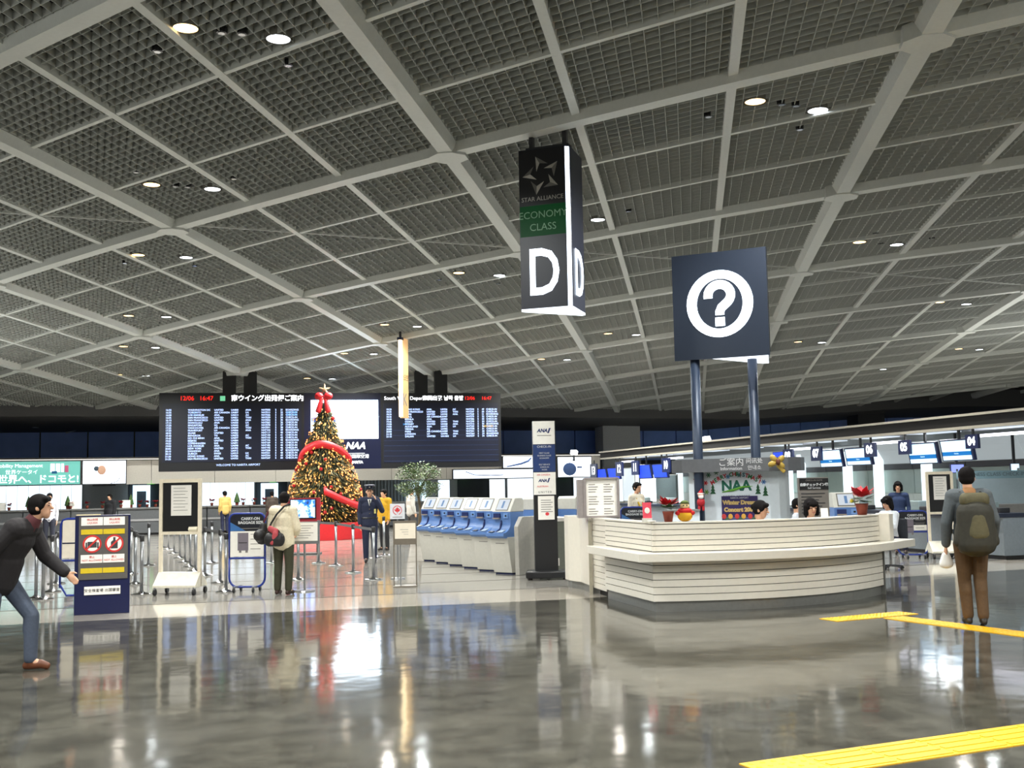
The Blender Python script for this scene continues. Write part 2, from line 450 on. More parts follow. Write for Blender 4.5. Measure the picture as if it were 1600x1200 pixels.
# dark bulkhead and soffit behind the lattice
hv = []; n = 30
soff_m = mat('dark_soffit', (96, 96, 96), .7); upper_m = mat('night_blue_wall_panel', (130, 168, 250), .35, grain=.1, scale=1.2)
b = MB()
for i in range(n + 1):
    p = EDGE_P + EDGE_D * (-22 + 85 * i / n); z = ceil_z(p.x, p.y)
    b.v += [(p.x, p.y, z + .7), (p.x, p.y, z - .42), (p.x + EDGE_N.x * 9, p.y + EDGE_N.y * 9, z - .85), (p.x + EDGE_N.x * 9, p.y + EDGE_N.y * 9, z + .7)]
for i in range(n):
    a = 4 * i; c = a + 4
    b.f += [(a, a + 1, c + 1, c), (a + 1, a + 2, c + 2, c + 1)]; b.m += [0, 0]
struct(b.build('trim_1', soff_m), 'dark soffit beyond the lattice ceiling')

# back wall line
D0 = 44.0
WP = Vector((at(0, 768, D0).x, D0))
def wall_pt(px, off=0.0):
    """point of the back fascia line (pushed back by off) that stands in picture column px"""
    k = (px - 800) / F * 1.0
    o = WP + U(0, off)
    d = U(1)
    t = (k * o.y - o.x) / (d.x - k * d.y)
    return o + d * t
def wall_obj(px, off=0.0): p = wall_pt(px, off); return (p.x, p.y, 0)
wl = thing('wall_back', '', ''); del wl['label'], wl['category']; struct(wl, 'dark blue upper wall panels above the far check in counters')
a = wall_pt(-260, 7); e = a + U(88)
L = (e - a).length; n = int(L / 2.05)
wl.location = (a.x, a.y, 0); wl.rotation_euler = (0, 0, TH)
for i in range(n):
    MB().b2(i * 2.05 + .03, (i + 1) * 2.05 - .03, 0, .12, 2.95, 6.4).build('wall_panel', upper_m, wl)
MB().b2(0, L, .12, .3, 0, 6.4).build('wall_backing', black_m, wl)

# fascia above the far counters
fascia_m = mat('warm_grey_fascia', (192, 187, 175), .5, grain=.04)
tr = bpy.data.objects.new('trim_2', None); COL.objects.link(tr); struct(tr, 'pale fascia band above the far counters')
a, e = wall_pt(-200), wall_pt(935); L = (e - a).length
tr.location = (a.x, a.y, 0); tr.rotation_euler = (0, 0, TH)
n = int(L / 2.4)
for i in range(n): MB().b2(i * L / n + .008, (i + 1) * L / n - .008, 0, .25, 2.03, 3.04).build('fascia_panel', fascia_m, tr)
MB().b2(0, L, -.5, .3, 3.06, 3.12).build('ledge', mat('dark_ledge', (66, 62, 58), .5), tr)  # overhang widened to carry the added strip
MB().b2(0, L, -.49, -.40, 3.03, 3.06).build('added_ledge_lamp', mat('added_ledge_lamp', (240, 236, 226), .4, emit=1.2), tr)  # glowing strip and its area lights are added to brighten the fascia
for k in range(12):
    l = bpy.data.lights.new('added_ledge_lamp', 'AREA'); l.shape = 'RECTANGLE'; l.size = L / 12 * .95; l.size_y = .08; l.energy = 5; l.color = (1, .97, .92)
    o = bpy.data.objects.new('added_ledge_light', l); COL.objects.link(o); o.parent = tr; o.location = ((k + .5) * L / 12, -.45, 3.02); o.rotation_euler = (R(28), 0, 0)
MB().b2(0, L, 0, 7, 3.0, 3.03).build('soffit', grey_m, tr)
MB().b2(0, L, .25, 4.0, 2.25, 2.3).build('soffit', grey_m, tr)
# lower back wall with backlit sections
lw = bpy.data.objects.new('wall_back', None); COL.objects.link(lw); struct(lw, 'grey wall behind the far check in counters')
a2, e2 = wall_pt(-160, 3.2), wall_pt(935, 3.2)
lw.location = (a2.x, a2.y, 0); lw.rotation_euler = (0, 0, TH); L2 = (e2 - a2).length
MB().b2(0, L2, 0, .15, 0, 2.3).build('wall_panel', mat('grey_green_wall', (150, 154, 154), .6), lw)
slat_m = mat('grey_corrugated_cladding', (176, 188, 194), .5)
s0, s1 = (wall_pt(535, 3.2) - a2).length, (wall_pt(640, 3.2) - a2).length
k = int((s1 - s0) / .16)
for i in range(k): MB().b2(s0 + i * .16, s0 + i * .16 + .1, -.07, 0, .0, 2.3).build('cladding_rib', slat_m, lw)
door_m = mat('dark_doorway', (38, 46, 52), .6)
for (x0, x1) in ((200, 250), (398, 447), (712, 762), (866, 895)):
    p, q = (wall_pt(x0, 3.2) - a2).length, (wall_pt(x1, 3.2) - a2).length
    MB().b2(p, q, -.02, 0, 0, 2.2).build('doorway', door_m, lw)
p, q = (wall_pt(144, 3.2) - a2).length, (wall_pt(180, 3.2) - a2).length
MB().b2(p, q, -.06, 0, 2.0, 2.14).build('shutter_box', dark_m, lw)

panel_glow = mat('backlit_counter_wall', (236, 244, 250), .5, emit=1.5, ecol=(228, 242, 255), grain=.01)
def backlit(x0, x1, z0, z1, label, seams):
    p, q = wall_pt(x0, 3.05), wall_pt(x1, 3.05); L = (q - p).length
    t = thing('backlit_wall_panel', label, 'lit panel', (p.x, p.y, 0), TH, 'backlit walls behind the far counters')
    for i in range(seams): MB().b2(i * L / seams + .012, (i + 1) * L / seams - .012, -.02, .03, z0, z1).build('light_pane', panel_glow, t)
    MB().b2(0, L, .03, .06, z0 - .03, z1 + .03).build('backing', lightgrey_m, t)
backlit(-60, 128, 1.0, 2.2, 'wide white backlit wall under the green advertisement at the far left', 11)
backlit(313, 396, 1.0, 2.2, 'white backlit wall behind the clerk in the yellow shirt', 6)
backlit(790, 866, .9, 2.2, 'bright white backlit wall behind the self service kiosks, left of the black pylon', 4)
backlit(762, 786, .9, 2.0, 'narrow white lit wall piece right of the dark opening behind the kiosks', 2)
backlit(682, 700, .9, 2.0, 'narrow white lit wall piece right of the indoor tree', 1)
backlit(893, 930, .9, 2.2, 'white lit wall piece right of the black pylon', 2)
frame_glow = mat('lit_gate_frame', (225, 245, 255), .5, emit=1.7, ecol=(215, 240, 255), grain=.01)
for (x0, x1, zt, lab) in ((207, 234, 2.0, 'white lit portal frame in the doorway left of the black notice board'), (407, 433, 2.0, 'white lit portal frame in the doorway left of the christmas tree'), (641, 663, 1.95, 'white lit portal frame under the indoor tree')):
    p, q = wall_pt(x0, 2.9), wall_pt(x1, 2.9); L = (q - p).length
    t = thing('portal_frame', lab, 'portal', (p.x, p.y, 0), TH, 'lit portal frames in the far doorways')
    MB().b2(0, .16, 0, .2, 0, zt).build('jamb', frame_glow, t); MB().b2(L - .16, L, 0, .2, 0, zt).build('jamb', frame_glow, t)
    MB().b2(.16, L - .16, 0, .2, zt - .26, zt).build('lintel', frame_glow, t)
exit_m = mat('green_exit_light', (90, 220, 60), .5, emit=1.6, ecol=(90, 230, 50), grain=.02)
for px, lab in ((235, 'small green exit light over the doorway left of the black notice board'), (425, 'small green exit light over the doorway left of the christmas tree'), (729, 'small green exit light above the kiosks'), (888, 'small green exit light right of the black pylon')):
    p = wall_pt(px, 2.7)
    t = thing('exit_sign', lab, 'exit sign', (p.x, p.y, 2.12), TH, 'green exit lights over the far doorways')
    MB().box((0, 0, 0), (.3, .06, .16)).build('light_box', exit_m, t); MB().box((0, .05, .08), (.5, .04, .06)).build('mount', dark_m, t)

# advertising light boxes on the fascia
def lightbox(x0, x1, z0, z1, label, col, e, off=-.12):
    p, q = wall_pt(x0, off), wall_pt(x1, off); L = (q - p).length
    t = thing('advertising_lightbox', label, 'light box', (p.x, p.y, 0), TH)
    MB().b2(0, L, 0, .14, z0, z1).build('case', dark_m, t)
    MB().b2(.04, L - .04, -.02, 0, z0 + .04, z1 - .04).build('lit_face', col, t)
    return t, L
ad_green = mat('mint_advert', (130, 208, 196), .5, emit=.85, ecol=(120, 205, 190), grain=.03, scale=2)
ad_white = mat('white_advert', (244, 248, 255), .5, emit=2.0, ecol=(235, 245, 255), grain=.01)
ad_text = mat('advert_lettering', (250, 255, 255), .5, emit=1.8, ecol=(240, 255, 255), grain=.01)
t, L = lightbox(-60, 126, 2.03, 3.03, 'mint green lit advertisement with white japanese lettering at far left', ad_green, .9)
text('lettering', 'く世界へ、ドコモと!', .36, ad_text, t, (L - 1.75, -.03, 2.27), ex=.004, bold=.008)
text('lettering', 'Mobility Management', .2, ad_text, t, (L - 2.3, -.03, 2.82), ex=.004); text('lettering', '世界ケータイ', .2, ad_text, t, (L - 2.2, -.03, 2.56), ex=.004)
MB().b2(L - .62, L - .48, -.035, -.02, 2.55, 2.82).build('pink_mark', mat('pink_print', (232, 110, 150), .5, emit=.5, ecol=(232, 110, 150)), t)
for x_, w_p in ((L - 1.15, .16), (L - .95, .16), (L - .75, .1)): MB().b2(x_, x_ + w_p, -.032, -.02, 2.56, 2.9).build('printed_phone', ad_text, t)
MB().b2(L - 1.1, L - .9, -.034, -.03, 2.5, 2.6).build('printed_mark', mat('print_blue_mark', (50, 120, 170), .5, emit=.4, ecol=(50, 120, 170)), t)
t, L = lightbox(127, 197, 2.03, 3.03, 'white lit advertisement with a face, right of the mint green one', ad_white, 2)
MB().ell((.75, -.02, 2.62), (.16, .012, .19), 12, 8).build('printed_face', mat('print_skin', (214, 168, 140), .6), t)
MB().ell((.55, -.02, 2.68), (.1, .012, .1), 10, 6).build('printed_hair', mat('print_hair', (52, 70, 84), .6), t)
MB().tube([(1.1, -.03, 2.08), (1.35, -.03, 2.15), (1.45, -.03, 2.3)], .012, 5).build('printed_line', ink_m, t)
t, L = lightbox(705, 832, 2.0, 2.46, 'long low white lit advertisement with a blue curve above the kiosks', ad_white, 2)
bluep = mat('print_blue', (96, 128, 190), .6)
MB().tube([(.6, -.03, 2.35), (1.0, -.03, 2.2), (1.8, -.03, 2.16), (2.4, -.03, 2.18)], .02, 5).build('printed_line', bluep, t)
t, L = lightbox(783, 832, 2.46, 3.05, 'tall white lit advertisement left of the black pylon', ad_white, 2)
MB().tube([(.2, -.03, 2.55), (.9, -.03, 2.68), (1.25, -.03, 2.8), (1.4, -.03, 2.95)], [.03, .05, .05, .03], 6).build('printed_line', bluep, t)
t, L = lightbox(868, 922, 2.0, 3.0, 'white lit advertisement with a blue watch picture right of the black pylon', ad_white, 2)
MB().ell((.62, -.02, 2.4), (.34, .012, .3), 16, 8).build('printed_watch', bluep, t)
MB().b2(1.0, 1.25, -.03, -.02, 2.45, 2.52).build('printed_mark', bluep, t)
text('lettering', 'TIME', .14, mat('print_dark', (70, 84, 110), .6), t, (.9, -.03, 2.8), ex=.003)

# far check in counters
cf_m = mat('dark_grey_counter', (88, 90, 92), .4); ct_m = mat('counter_top_grey', (112, 112, 110), .3)
n = 11; a, e = wall_pt(-40, -1.6), wall_pt(700, -1.6); Lc = (e - a).length; uw = Lc / n; unit = None
for i in range(n):
    p = a + U(uw * i)
    lab = 'dark grey far check in counter, %s from the left edge under the lit fascia' % ('first second third fourth fifth sixth seventh eighth ninth tenth eleventh'.split()[i])
    if unit is None:
        unit = t = thing('check_in_counter', lab, 'counter', (p.x, p.y, 0), TH, 'far check in counters')
        MB().b2(.02, uw - .02, 0, .65, .08, 1.03).build('front', cf_m, t, bevel=.01)
        MB().b2(.01, uw - .01, -.06, .75, 1.03, 1.09).build('counter_top', ct_m, t)
        MB().b2(.02, uw - .02, -.03, 0, .55, .63).build('bumper_rail', mat('counter_rail', (150, 150, 150), .3), t)
        MB().b2(.02, uw - .02, .05, .7, 0, .08).build('plinth', black_m, t)
    else: dup(unit, (p.x, p.y, 0), TH, lab)
def counter_pt(px, off=.35): 
    p = wall_pt(px, -1.6 + off); return Vector((p.x, p.y, 1.09))

# building column far behind and dark duct column
colm = mat('painted_column', (196, 198, 200), .5)
p = wall_pt(964, 5.0)
c = MB().b2(-1.1, -.28, -.5, .5, 0, 6.3); c.b2(-.26, 1.1, -.4, .5, 0, 6.3)
o = c.build('column', colm, None, (p.x, p.y, 0), (0, 0, TH)); tag(o, 'grey structural column rising behind the fascia at right of centre', 'column')
p = wall_pt(1352, 4.0)
o = MB().b2(-.9, .9, -.5, .5, 0, 6.6).build('column', dark_m, None, (p.x, p.y, 0), (0, 0, TH)); tag(o, 'dark column against the soffit above the right hand canopy', 'column')
for px, py in ((897, 707),):
    p = at(px, py, 46)
    t = thing('floodlight', 'small lit floodlight on the ledge right of the black pylon', 'floodlight', p, TH)
    MB().box((0, 0, 0), (.26, .16, .16), rx=.4).build('lamp_head', mat('flood_lens', (250, 250, 255), .3, emit=5, ecol=(250, 250, 255)), t)
    MB().b2(-.03, .03, 0, .06, -.35, -.08).build('bracket', dark_m, t)

# ================================================================ downlights
warm_l = mat('warm_lamp_lens', (255, 226, 170), .3, emit=5, ecol=(255, 214, 150), grain=.01)
cool_l = mat('cool_lamp_lens', (244, 250, 255), .3, emit=7, ecol=(238, 246, 255), grain=.01)
rim_m = mat('lamp_rim', (120, 118, 110), .4); off_m = mat('unlit_lamp', (30, 30, 32), .2)
lens_me = {}
def on_ceiling(px, py):
    d = ray(px, py); lo, hi = 1.0, 140.0
    for _ in range(50):
        t = (lo + hi) / 2; p = Vector((0, 0, HC)) + d * t
        if p.z < ceil_z(p.x, p.y): lo = t
        else: hi = t
    return p
def lens_mesh(kind):
    if kind not in lens_me:
        lens_me[kind] = MB().lathe([(.135, .0), (.135, .012), (.12, .02)], n=16).mesh('lens', {'warm': warm_l, 'cool': cool_l, 'off': off_m}[kind])
        lens_me['rim'] = MB().lathe([(.165, -.012), (.165, .09), (.14, .09), (.137, -.012)], n=16, cap=False).mesh('rim', rim_m)
    return lens_me[kind]
def downlight(p, kind, label, group, power=1.0, shown=True):
    t = thing('downlight', label, 'ceiling light', p, 0, group)
    link('lens', lens_mesh(kind), t, (0, 0, -.006)); link('rim', lens_me['rim'], t)
    if kind != 'off':
        l = bpy.data.lights.new('downlight', 'SPOT'); l.energy = SPOT_POWER * power * (1.5 if p[1] > 27 else 1); l.spot_size = R(158); l.spot_blend = .6
        l.shadow_soft_size = .14; l.color = (1, .95, .87) if kind == 'warm' else (.93, 1, 1)
        o = bpy.data.objects.new('lamp', l); COL.objects.link(o); o.parent = t; o.location = (0, 0, -.05)
    return t
pairs = [((290, 43), (435, 60), 'largest pair at the upper left corner'), ((237, 288), (332, 295), 'left column, second pair from above'), ((216, 398), (291, 402), 'left column, third pair from above'),
         ((201, 493), (260, 495), 'left column, fourth pair from above'), ((193, 541), (243, 543), 'left column, fifth pair from above'), ((185, 585), (228, 587), 'left column, lowest pair, left of the departure board posts'),
         ((717, 426), (780, 430), 'pair just left of the hanging D sign'), ((601, 507), (652, 510), 'pair above the yellow hanging sign'), ((538, 552), (584, 553), 'pair left of the yellow hanging sign'),
         ((480, 591), (519, 592), 'pair above the christmas tree top'), ((1180, 158), (1278, 172), 'large pair at the upper right'), (None, (934, 343), 'pair half hidden behind the hanging D sign'),
         ((950, 521), (994, 523), 'pair left of the question mark sign'), ((846, 561), (886, 562), 'pair below the hanging D sign'), ((1343, 378), (1401, 382), 'right column, second pair from above'),
         ((1468, 472), (1510, 475), 'right column, third pair from above'), ((1247, 534), (1284, 535), 'pair right of the question mark sign'), ((1498, 545), (1530, 546), 'right column, fourth pair from above'),
         ((1350, 577), (1380, 577), 'pair above the right hand canopy'), ((1555, 583), (1580, 584), 'right column, lowest pair')]
for wp, cp, lab in pairs:
    if wp: downlight(on_ceiling(*wp), 'warm', 'warm round ceiling downlight, left one, %s' % lab, 'warm downlights in the ceiling')
    if cp: downlight(on_ceiling(*cp), 'cool', 'white round ceiling downlight, right one, %s' % lab, 'white downlights in the ceiling')
small_me = MB().lathe([(.06, -.006), (.065, .06), (.02, .06)], n=10).mesh('lamp_can', off_m)
def small(px, py, lab):
    t = thing('unlit_spotlight', 'small unlit ceiling spotlight, %s' % lab, 'spotlight', on_ceiling(px, py), 0, 'unlit spotlights in the ceiling')
    link('lamp_can', small_me, t); link('lens', MB().lathe([(.042, -.012), (.042, -.006)], n=8).mesh('lens', chrome_m), t)
for px, py, lab in ((346, 51, 'left one between the two lamps of the largest pair'), (378, 53, 'right one between the two lamps of the largest pair'), (246, 80, 'below the warm lamp of the largest pair'), (450, 102, 'below the white lamp of the largest pair'),
                    (1221, 163, 'left one between the lamps of the large upper right pair'), (1244, 165, 'right one between the lamps of the large upper right pair'), (1107, 182, 'left of the large upper right pair'), (1250, 202, 'below the large upper right pair'),
                    (213, 269, 'above the second pair of the left column'), (274, 291, 'left one between the second pair of the left column'), (293, 292, 'right one between the second pair of the left column'), (366, 279, 'right of the second pair of the left column'),
                    (982, 330, 'right of the hanging D sign'), (195, 411, 'below the third pair of the left column'), (304, 415, 'right below the third pair of the left column'), (686, 437, 'left of the pair beside the hanging D sign'), (778, 443, 'below the pair beside the hanging D sign'),
                    (1368, 365, 'above the second pair of the right column'), (1376, 381, 'between the second pair of the right column'), (1456, 373, 'right of the second pair of the right column')):
    small(px, py, lab)
# the same lamps go on over and behind the viewer
for k, (x, y) in enumerate(((-6, 7.5), (.5, 5.5), (7, 7.0), (-9, 2), (-2, -1), (5, .5), (12, 3), (13, 10), (-12, 10), (0, -6), (9, -5), (-8, -5), (4, -9), (-4, -9), (14, -8), (-14, -7))):
    for s, kind in ((-.6, 'warm'), (.6, 'cool')):
        d = link('downlight', lens_me['rim'], ceiling, (x + s, y, ceil_z(x + s, y))); link('lens', lens_mesh(kind), d, (0, 0, -.006))
        l = bpy.data.lights.new('downlight', 'SPOT'); l.energy = SPOT_POWER * (.95 if y > 0 else .9); l.spot_size = R(158); l.spot_blend = .6
        l.shadow_soft_size = .14; l.color = (1, .95, .87) if kind == 'warm' else (.93, 1, 1)
        o = bpy.data.objects.new('lamp', l); COL.objects.link(o); o.parent = d; o.location = (0, 0, -.05)
# ================================================================ departure board
board_m = mat('board_black', (14, 15, 19), .35); board_blue = mat('board_navy', (9, 14, 34), .35, grain=.03)
BL = at(249, 613, 39.5); BRt = at(782, 622, 42.3)
ba = math.atan2(BRt.y - BL.y, BRt.x - BL.x); BLen = math.hypot(BRt.x - BL.x, BRt.y - BL.y)
bz0 = at(249, 737, 39.5).z; bz1 = at(249, 614, 39.5).z; BH = bz1 - bz0
bt = thing('departure_board', 'huge black hanging departure board with a centre screen, behind the christmas tree', 'departure board', (BL.x, BL.y, bz0), ba)
wA, wB, wC = BLen * .408, BLen * .225, BLen * .367
MB().b2(0, wA, 0, .4, 0, BH).build('board_case', board_m, bt)
MB().b2(wA, wA + wB, .01, .4, 0, BH).build('board_case', mat('board_centre', (8, 15, 44), .3, grain=.03), bt)
MB().b2(wA + wB, BLen, 0, .4, 0, BH).build('board_case', board_m, bt)
MB().b2(.12, wA - .1, -.015, 0, .32, BH - .38).build('flight_panel', board_blue, bt)
MB().b2(wA + wB + .1, BLen - .1, -.015, 0, .2, BH - .38).build('flight_panel', board_blue, bt)
scr_m = mat('big_screen', (236, 246, 255), .3, emit=8, ecol=(222, 240, 255), grain=.02, scale=.8)
sx0, sx1 = wA + .24, wA + wB - .1
MB().b2(sx0, sx1, -.03, .02, BH * .395, BH * .905).build('centre_screen', scr_m, bt)
MB().b2(sx0 + .02, sx0 + .9, -.034, -.03, BH * .62, BH * .68).build('screen_picture', mat('screen_blue', (60, 120, 230), .3, emit=1.5, ecol=(60, 130, 240)), bt)
MB().tube([(sx0 + 1.0, -.033, BH * .68), (sx0 + 1.9, -.033, BH * .67), (sx0 + 2.5, -.033, BH * .685)], .018, 5).build('screen_picture', mat('screen_grey', (150, 170, 180), .3, emit=1.2, ecol=(160, 175, 180)), bt)
led_w = mat('led_white', (190, 210, 255), .4, emit=1.9, ecol=(185, 208, 255), grain=.01)
led_hd = mat('led_header', (255, 255, 255), .4, emit=2.6, ecol=(250, 252, 255), grain=.01)
led_r = mat('led_red', (255, 50, 40), .4, emit=1.9, ecol=(255, 40, 30), grain=.01)
led_c = mat('led_cyan', (90, 180, 255), .4, emit=1.5, ecol=(70, 170, 255), grain=.01)
led_y = mat('led_yellow', (240, 210, 120), .4, emit=1.2, ecol=(240, 205, 110), grain=.01)
dim_m = mat('dim_heading', (88, 90, 92), .5)
text('date_digits', '12/06', .22, led_r, bt, (.95, -.012, BH - .2)); text('clock_digits', '16:47', .22, led_r, bt, (1.62, -.012, BH - .2))
text('board_title', '南ウイング出発便ご案内', .235, led_hd, bt, (3.78, -.012, BH - .2), bold=.006)
MB().b2(2.1, 2.28, -.02, 0, BH - .29, BH - .11).build('plane_symbol', mat('green_symbol', (120, 200, 160), .4, emit=1.0, ecol=(120, 210, 160)), bt)
text('board_title', 'South Wing Departures', .19, led_hd, bt, (wA + wB + 1.05, -.012, BH - .2))
text('board_title', '南翼出発 남쪽 출발', .19, led_hd, bt, (wA + wB + 2.35, -.012, BH - .2), bold=.004)
text('date_digits', '12/06', .18, led_r, bt, (BLen - 1.2, -.012, BH - .2)); text('clock_digits', '16:47', .18, led_r, bt, (BLen - .55, -.012, BH - .2))
cities = 'WASHINGTON DC,TORONTO,LOS ANGELES,SAN FRANCISCO,SAN FRANCISCO,HONOLULU,SINGAPORE,VANCOUVER,FRANKFURT,GUAM,BANGKOK,HO CHI MINH,BEIJING,COPENHAGEN,LOS ANGELES,NEW YORK,SHANGHAI,ZURICH,HONG KONG,SAN FRANCISCO,TAIPEI,SEOUL,MANILA,OSAKA,SYDNEY,AUCKLAND,VIENNA,PARIS,LONDON,DALIAN'.split(',')
lines = 'UNITED,AIR CANADA,ANA,UNITED,UNITED,ANA,SQ,AIR CANADA,LH,UNITED,TG,ANA,UNITED,SAS,ANA,UNITED,ANA,SWISS,ANA,UNITED'.split(',')
def flight_rows(x0, wd, ztop, rows, pitch, first, skip):
    for r_ in range(rows):
        z = ztop - pitch * r_; k = first + r_
        cols = [(0, '%02d:%02d' % (16 + (k * 7) // 60 + r_ // 5, (50 + k * 5) % 60)), (.165, cities[k % 30]), (.36, lines[k % 20]), (.485, 'UA%d' % (800 + k * 7)), (.715, 'NH%04d' % (7000 + 13 * k)), (.82, 'S'), (.86, '%d' % (31 + k % 26)), (.90, 'CHECK-IN' if k % 4 else 'BOARDING')]
        if r_ not in skip: cols.insert(4, (.595, ('ANA', 'LH', 'AC', 'THAI')[k % 4]))
        ms = [(text_mesh(s, pitch * .98, led_w, .001, 'LEFT', bold=pitch * .02), (wd * c, 0, 0)) for c, s in cols]
        row = None
        for me_, off in ms:
            if row is None: row = link('flight_row', me_, bt, (x0 + off[0], -.02, z))
            else: link('flight_entry', me_, row, (off[0], 0, 0))
flight_rows(.22, wA - .42, BH - .62, 20, (BH - .62 - .38) / 19.6, 0, (9, 12, 13, 16))
flight_rows(wA + wB + .2, BLen - (wA + wB) - .35, BH - .62, 12, (BH - .62 - .38) / 19.6, 18, (3, 4, 8))
for r_ in (1, 2): text('delayed_time', '17:%d5' % (r_ + 2), .085, led_c, bt, (1.22, -.02, BH - .62 - r_ * (BH - 1.0) / 19.6)); text('delayed_note', 'NEW TIME', .085, led_c, bt, (wA - .45, -.026, BH - .62 - r_ * (BH - 1.0) / 19.6))
text('delayed_time', '21:40', .08, led_c, bt, (wA + wB + .92, -.02, BH - .62 - 6 * (BH - 1.0) / 19.6))
text('delayed_note', 'DELAYED', .09, led_y, bt, (BLen - .5, -.026, BH - .62 - 7 * (BH - 1.0) / 19.6))
text('running_notice', 'WELCOME TO NARITA AIRPORT', .105, led_w, bt, (2.75, -.012, .2))
for k, s in enumerate(('TIME', 'CHANGED', 'TO  DESTINATION', 'AIRLINE', 'FLIGHT', 'CODE', 'SHARE', 'WING', 'REMARKS')):
    text('column_heading', s, .09, dim_m, bt, (.45 + (wA - .75) * (0, .1, .25, .38, .5, .6, .72, .83, .93)[k], -.012, BH - .48))
    if k in (0, 2, 3, 4, 6, 8): text('column_heading', s, .08, dim_m, bt, (wA + wB + .35 + (wC - .7) * (0, .1, .2, .38, .5, .6, .72, .83, .95)[k], -.012, BH - .48))
text('company_logo', 'NAA', .34, led_hd, bt, (wA + 1.85, -.012, BH * .3), shear=.3, bold=.012)
MB().b2(wA + 1.5, wA + 2.2, -.014, .01, BH * .2, BH * .205).build('logo_rule', led_hd, bt)
text('company_logo', '成田国際空港', .16, led_hd, bt, (wA + 1.88, -.012, BH * .16)); text('company_logo', 'NARITA', .13, led_hd, bt, (wA + 1.9, -.012, BH * .085), bold=.005)
for k in range(7): MB().b2(wA + wB + .12, BLen - .12, -.022, -.015, .26 + k * .19, .27 + k * .19).build('row_rule', mat('row_rule', (36, 54, 92), .4), bt)
for px in (357, 390, 659, 690):
    k = (px - 800) / F; d = Vector((math.cos(ba), math.sin(ba))); t_ = (k * BL.y - BL.x) / (d.x - k * d.y)
    p = Vector((BL.x, BL.y)) + d * t_ ; zc = ceil_z(p.x, p.y)
    MB().b2(t_ - .25, t_ + .22, .06, .36, BH, zc - bz0 + .2).build('hanger', black_m, bt)

# ================================================================ christmas tree
TP = ground(508, 842); TS = TP.y / F
pine_m = mat('dark_green_needles', (70, 70, 38), .75, grain=.3, scale=9); gold_m = mat('gold_tinsel', (176, 138, 60), .45, grain=.3, scale=7)
bulb_m = mat('warm_fairy_bulb', (255, 180, 110), .4, emit=3.2, ecol=(255, 150, 84), grain=.01)
ct = thing('christmas_tree', 'tall lit christmas tree with red ribbons before the departure board', 'christmas tree', TP)
prof = [(.52, 1.26), (.75, 1.28), (1.15, 1.26), (1.65, 1.2), (2.2, 1.02), (2.7, .82), (3.2, .62), (3.8, .44), (4.3, .30), (4.75, .16)]
def tree_r(z):
    for (z0, r0), (z1, r1) in zip(prof, prof[1:]):
        if z0 <= z <= z1: return r0 + (r1 - r0) * (z - z0) / (z1 - z0)
    return .1
MB().cone((0, 0, .3), .09, (0, 0, 4.7), .03, 8).build('trunk', mat('tree_trunk', (70, 50, 34), .8), ct)
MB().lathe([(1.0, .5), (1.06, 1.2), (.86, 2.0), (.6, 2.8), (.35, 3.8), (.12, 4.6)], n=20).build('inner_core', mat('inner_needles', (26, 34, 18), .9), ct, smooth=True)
rg = random.Random(3); fo = MB(); ti = MB()
for i in range(6500):
    z = .52 + 4.25 * (1 - math.sqrt(rg.random())) ** .9; a = rg.random() * 2 * PI; r0 = tree_r(z) * (.82 + .2 * rg.random())
    p = Vector((r0 * math.cos(a), r0 * math.sin(a), z)); d = Vector((math.cos(a) * .9, math.sin(a) * .9, -.35 + rg.uniform(-.5, .3))).normalized()
    s = d.cross(Vector((rg.uniform(-1, 1), rg.uniform(-1, 1), 1))).normalized(); Ln = rg.uniform(.1, .2); wd = rg.uniform(.012, .03)
    (ti if rg.random() < .34 else fo).add([p - d * Ln * .7 - s * wd, p - d * Ln * .7 + s * wd, p + d * Ln * .5], [(0, 1, 2)])
o = fo.build('foliage', pine_m, ct); o['kind'] = 'stuff'
o = ti.build('gold_tinsel', gold_m, ct); o['kind'] = 'stuff'; o['label'] = 'golden tinsel scattered through the needles'
bl = MB()
for i in range(760):
    z = .6 + 4.05 * (1 - math.sqrt(rg.random())) ** .85; a = rg.random() * 2 * PI; r0 = tree_r(z) * 1.0 + .03; s = .017 + .008 * rg.random()
    c = Vector((r0 * math.cos(a), r0 * math.sin(a), z))
    bl.add([c + Vector(v) * s for v in ((1, 0, 0), (-1, 0, 0), (0, 1, 0), (0, -1, 0), (0, 0, 1.3), (0, 0, -1.3))], [(0, 2, 4), (2, 1, 4), (1, 3, 4), (3, 0, 4), (2, 0, 5), (1, 2, 5), (3, 1, 5), (0, 3, 5)])
o = bl.build('fairy_lights', bulb_m, ct); o['kind'] = 'stuff'; o['label'] = 'warm fairy lights'
orn_me = MB().ell((0, 0, 0), (.06, .06, .06), 10, 8).mesh('bauble', mat('red_bauble', (150, 24, 24), .2), True)
for i in range(70):
    z = .7 + 3.6 * (1 - math.sqrt(rg.random())); a = rg.random() * 2 * PI; r0 = tree_r(z) * 1.0
    link('bauble', orn_me, ct, (r0 * math.cos(a), r0 * math.sin(a), z))
def ribbon(pts, wd):
    q = MB(); vs = []
    for (a, z) in pts:
        r0 = tree_r(z) + .05; x, y = r0 * math.cos(a), r0 * math.sin(a)
        vs += [(x, y, z - wd / 2), (x * 1.03, y * 1.03, z), (x, y, z + wd / 2)]
    for i in range(len(pts) - 1):
        k = 3 * i; q.f += [(k, k + 3, k + 4, k + 1), (k + 1, k + 4, k + 5, k + 2)]; q.m += [0, 0]
    q.v = vs; o = q.build('ribbon', red_m, ct, smooth=True); m_ = o.modifiers.new('thick', 'SOLIDIFY'); m_.thickness = .015
ribbon([(R(180 + 180 * i / 24), 2.62 + .55 * math.sin(PI * i / 24) ) for i in range(25)], .26)
ribbon([(R(278 + 90 * i / 14), 1.62 - .55 * math.sin(PI * .6 * i / 14)) for i in range(15)], .24)
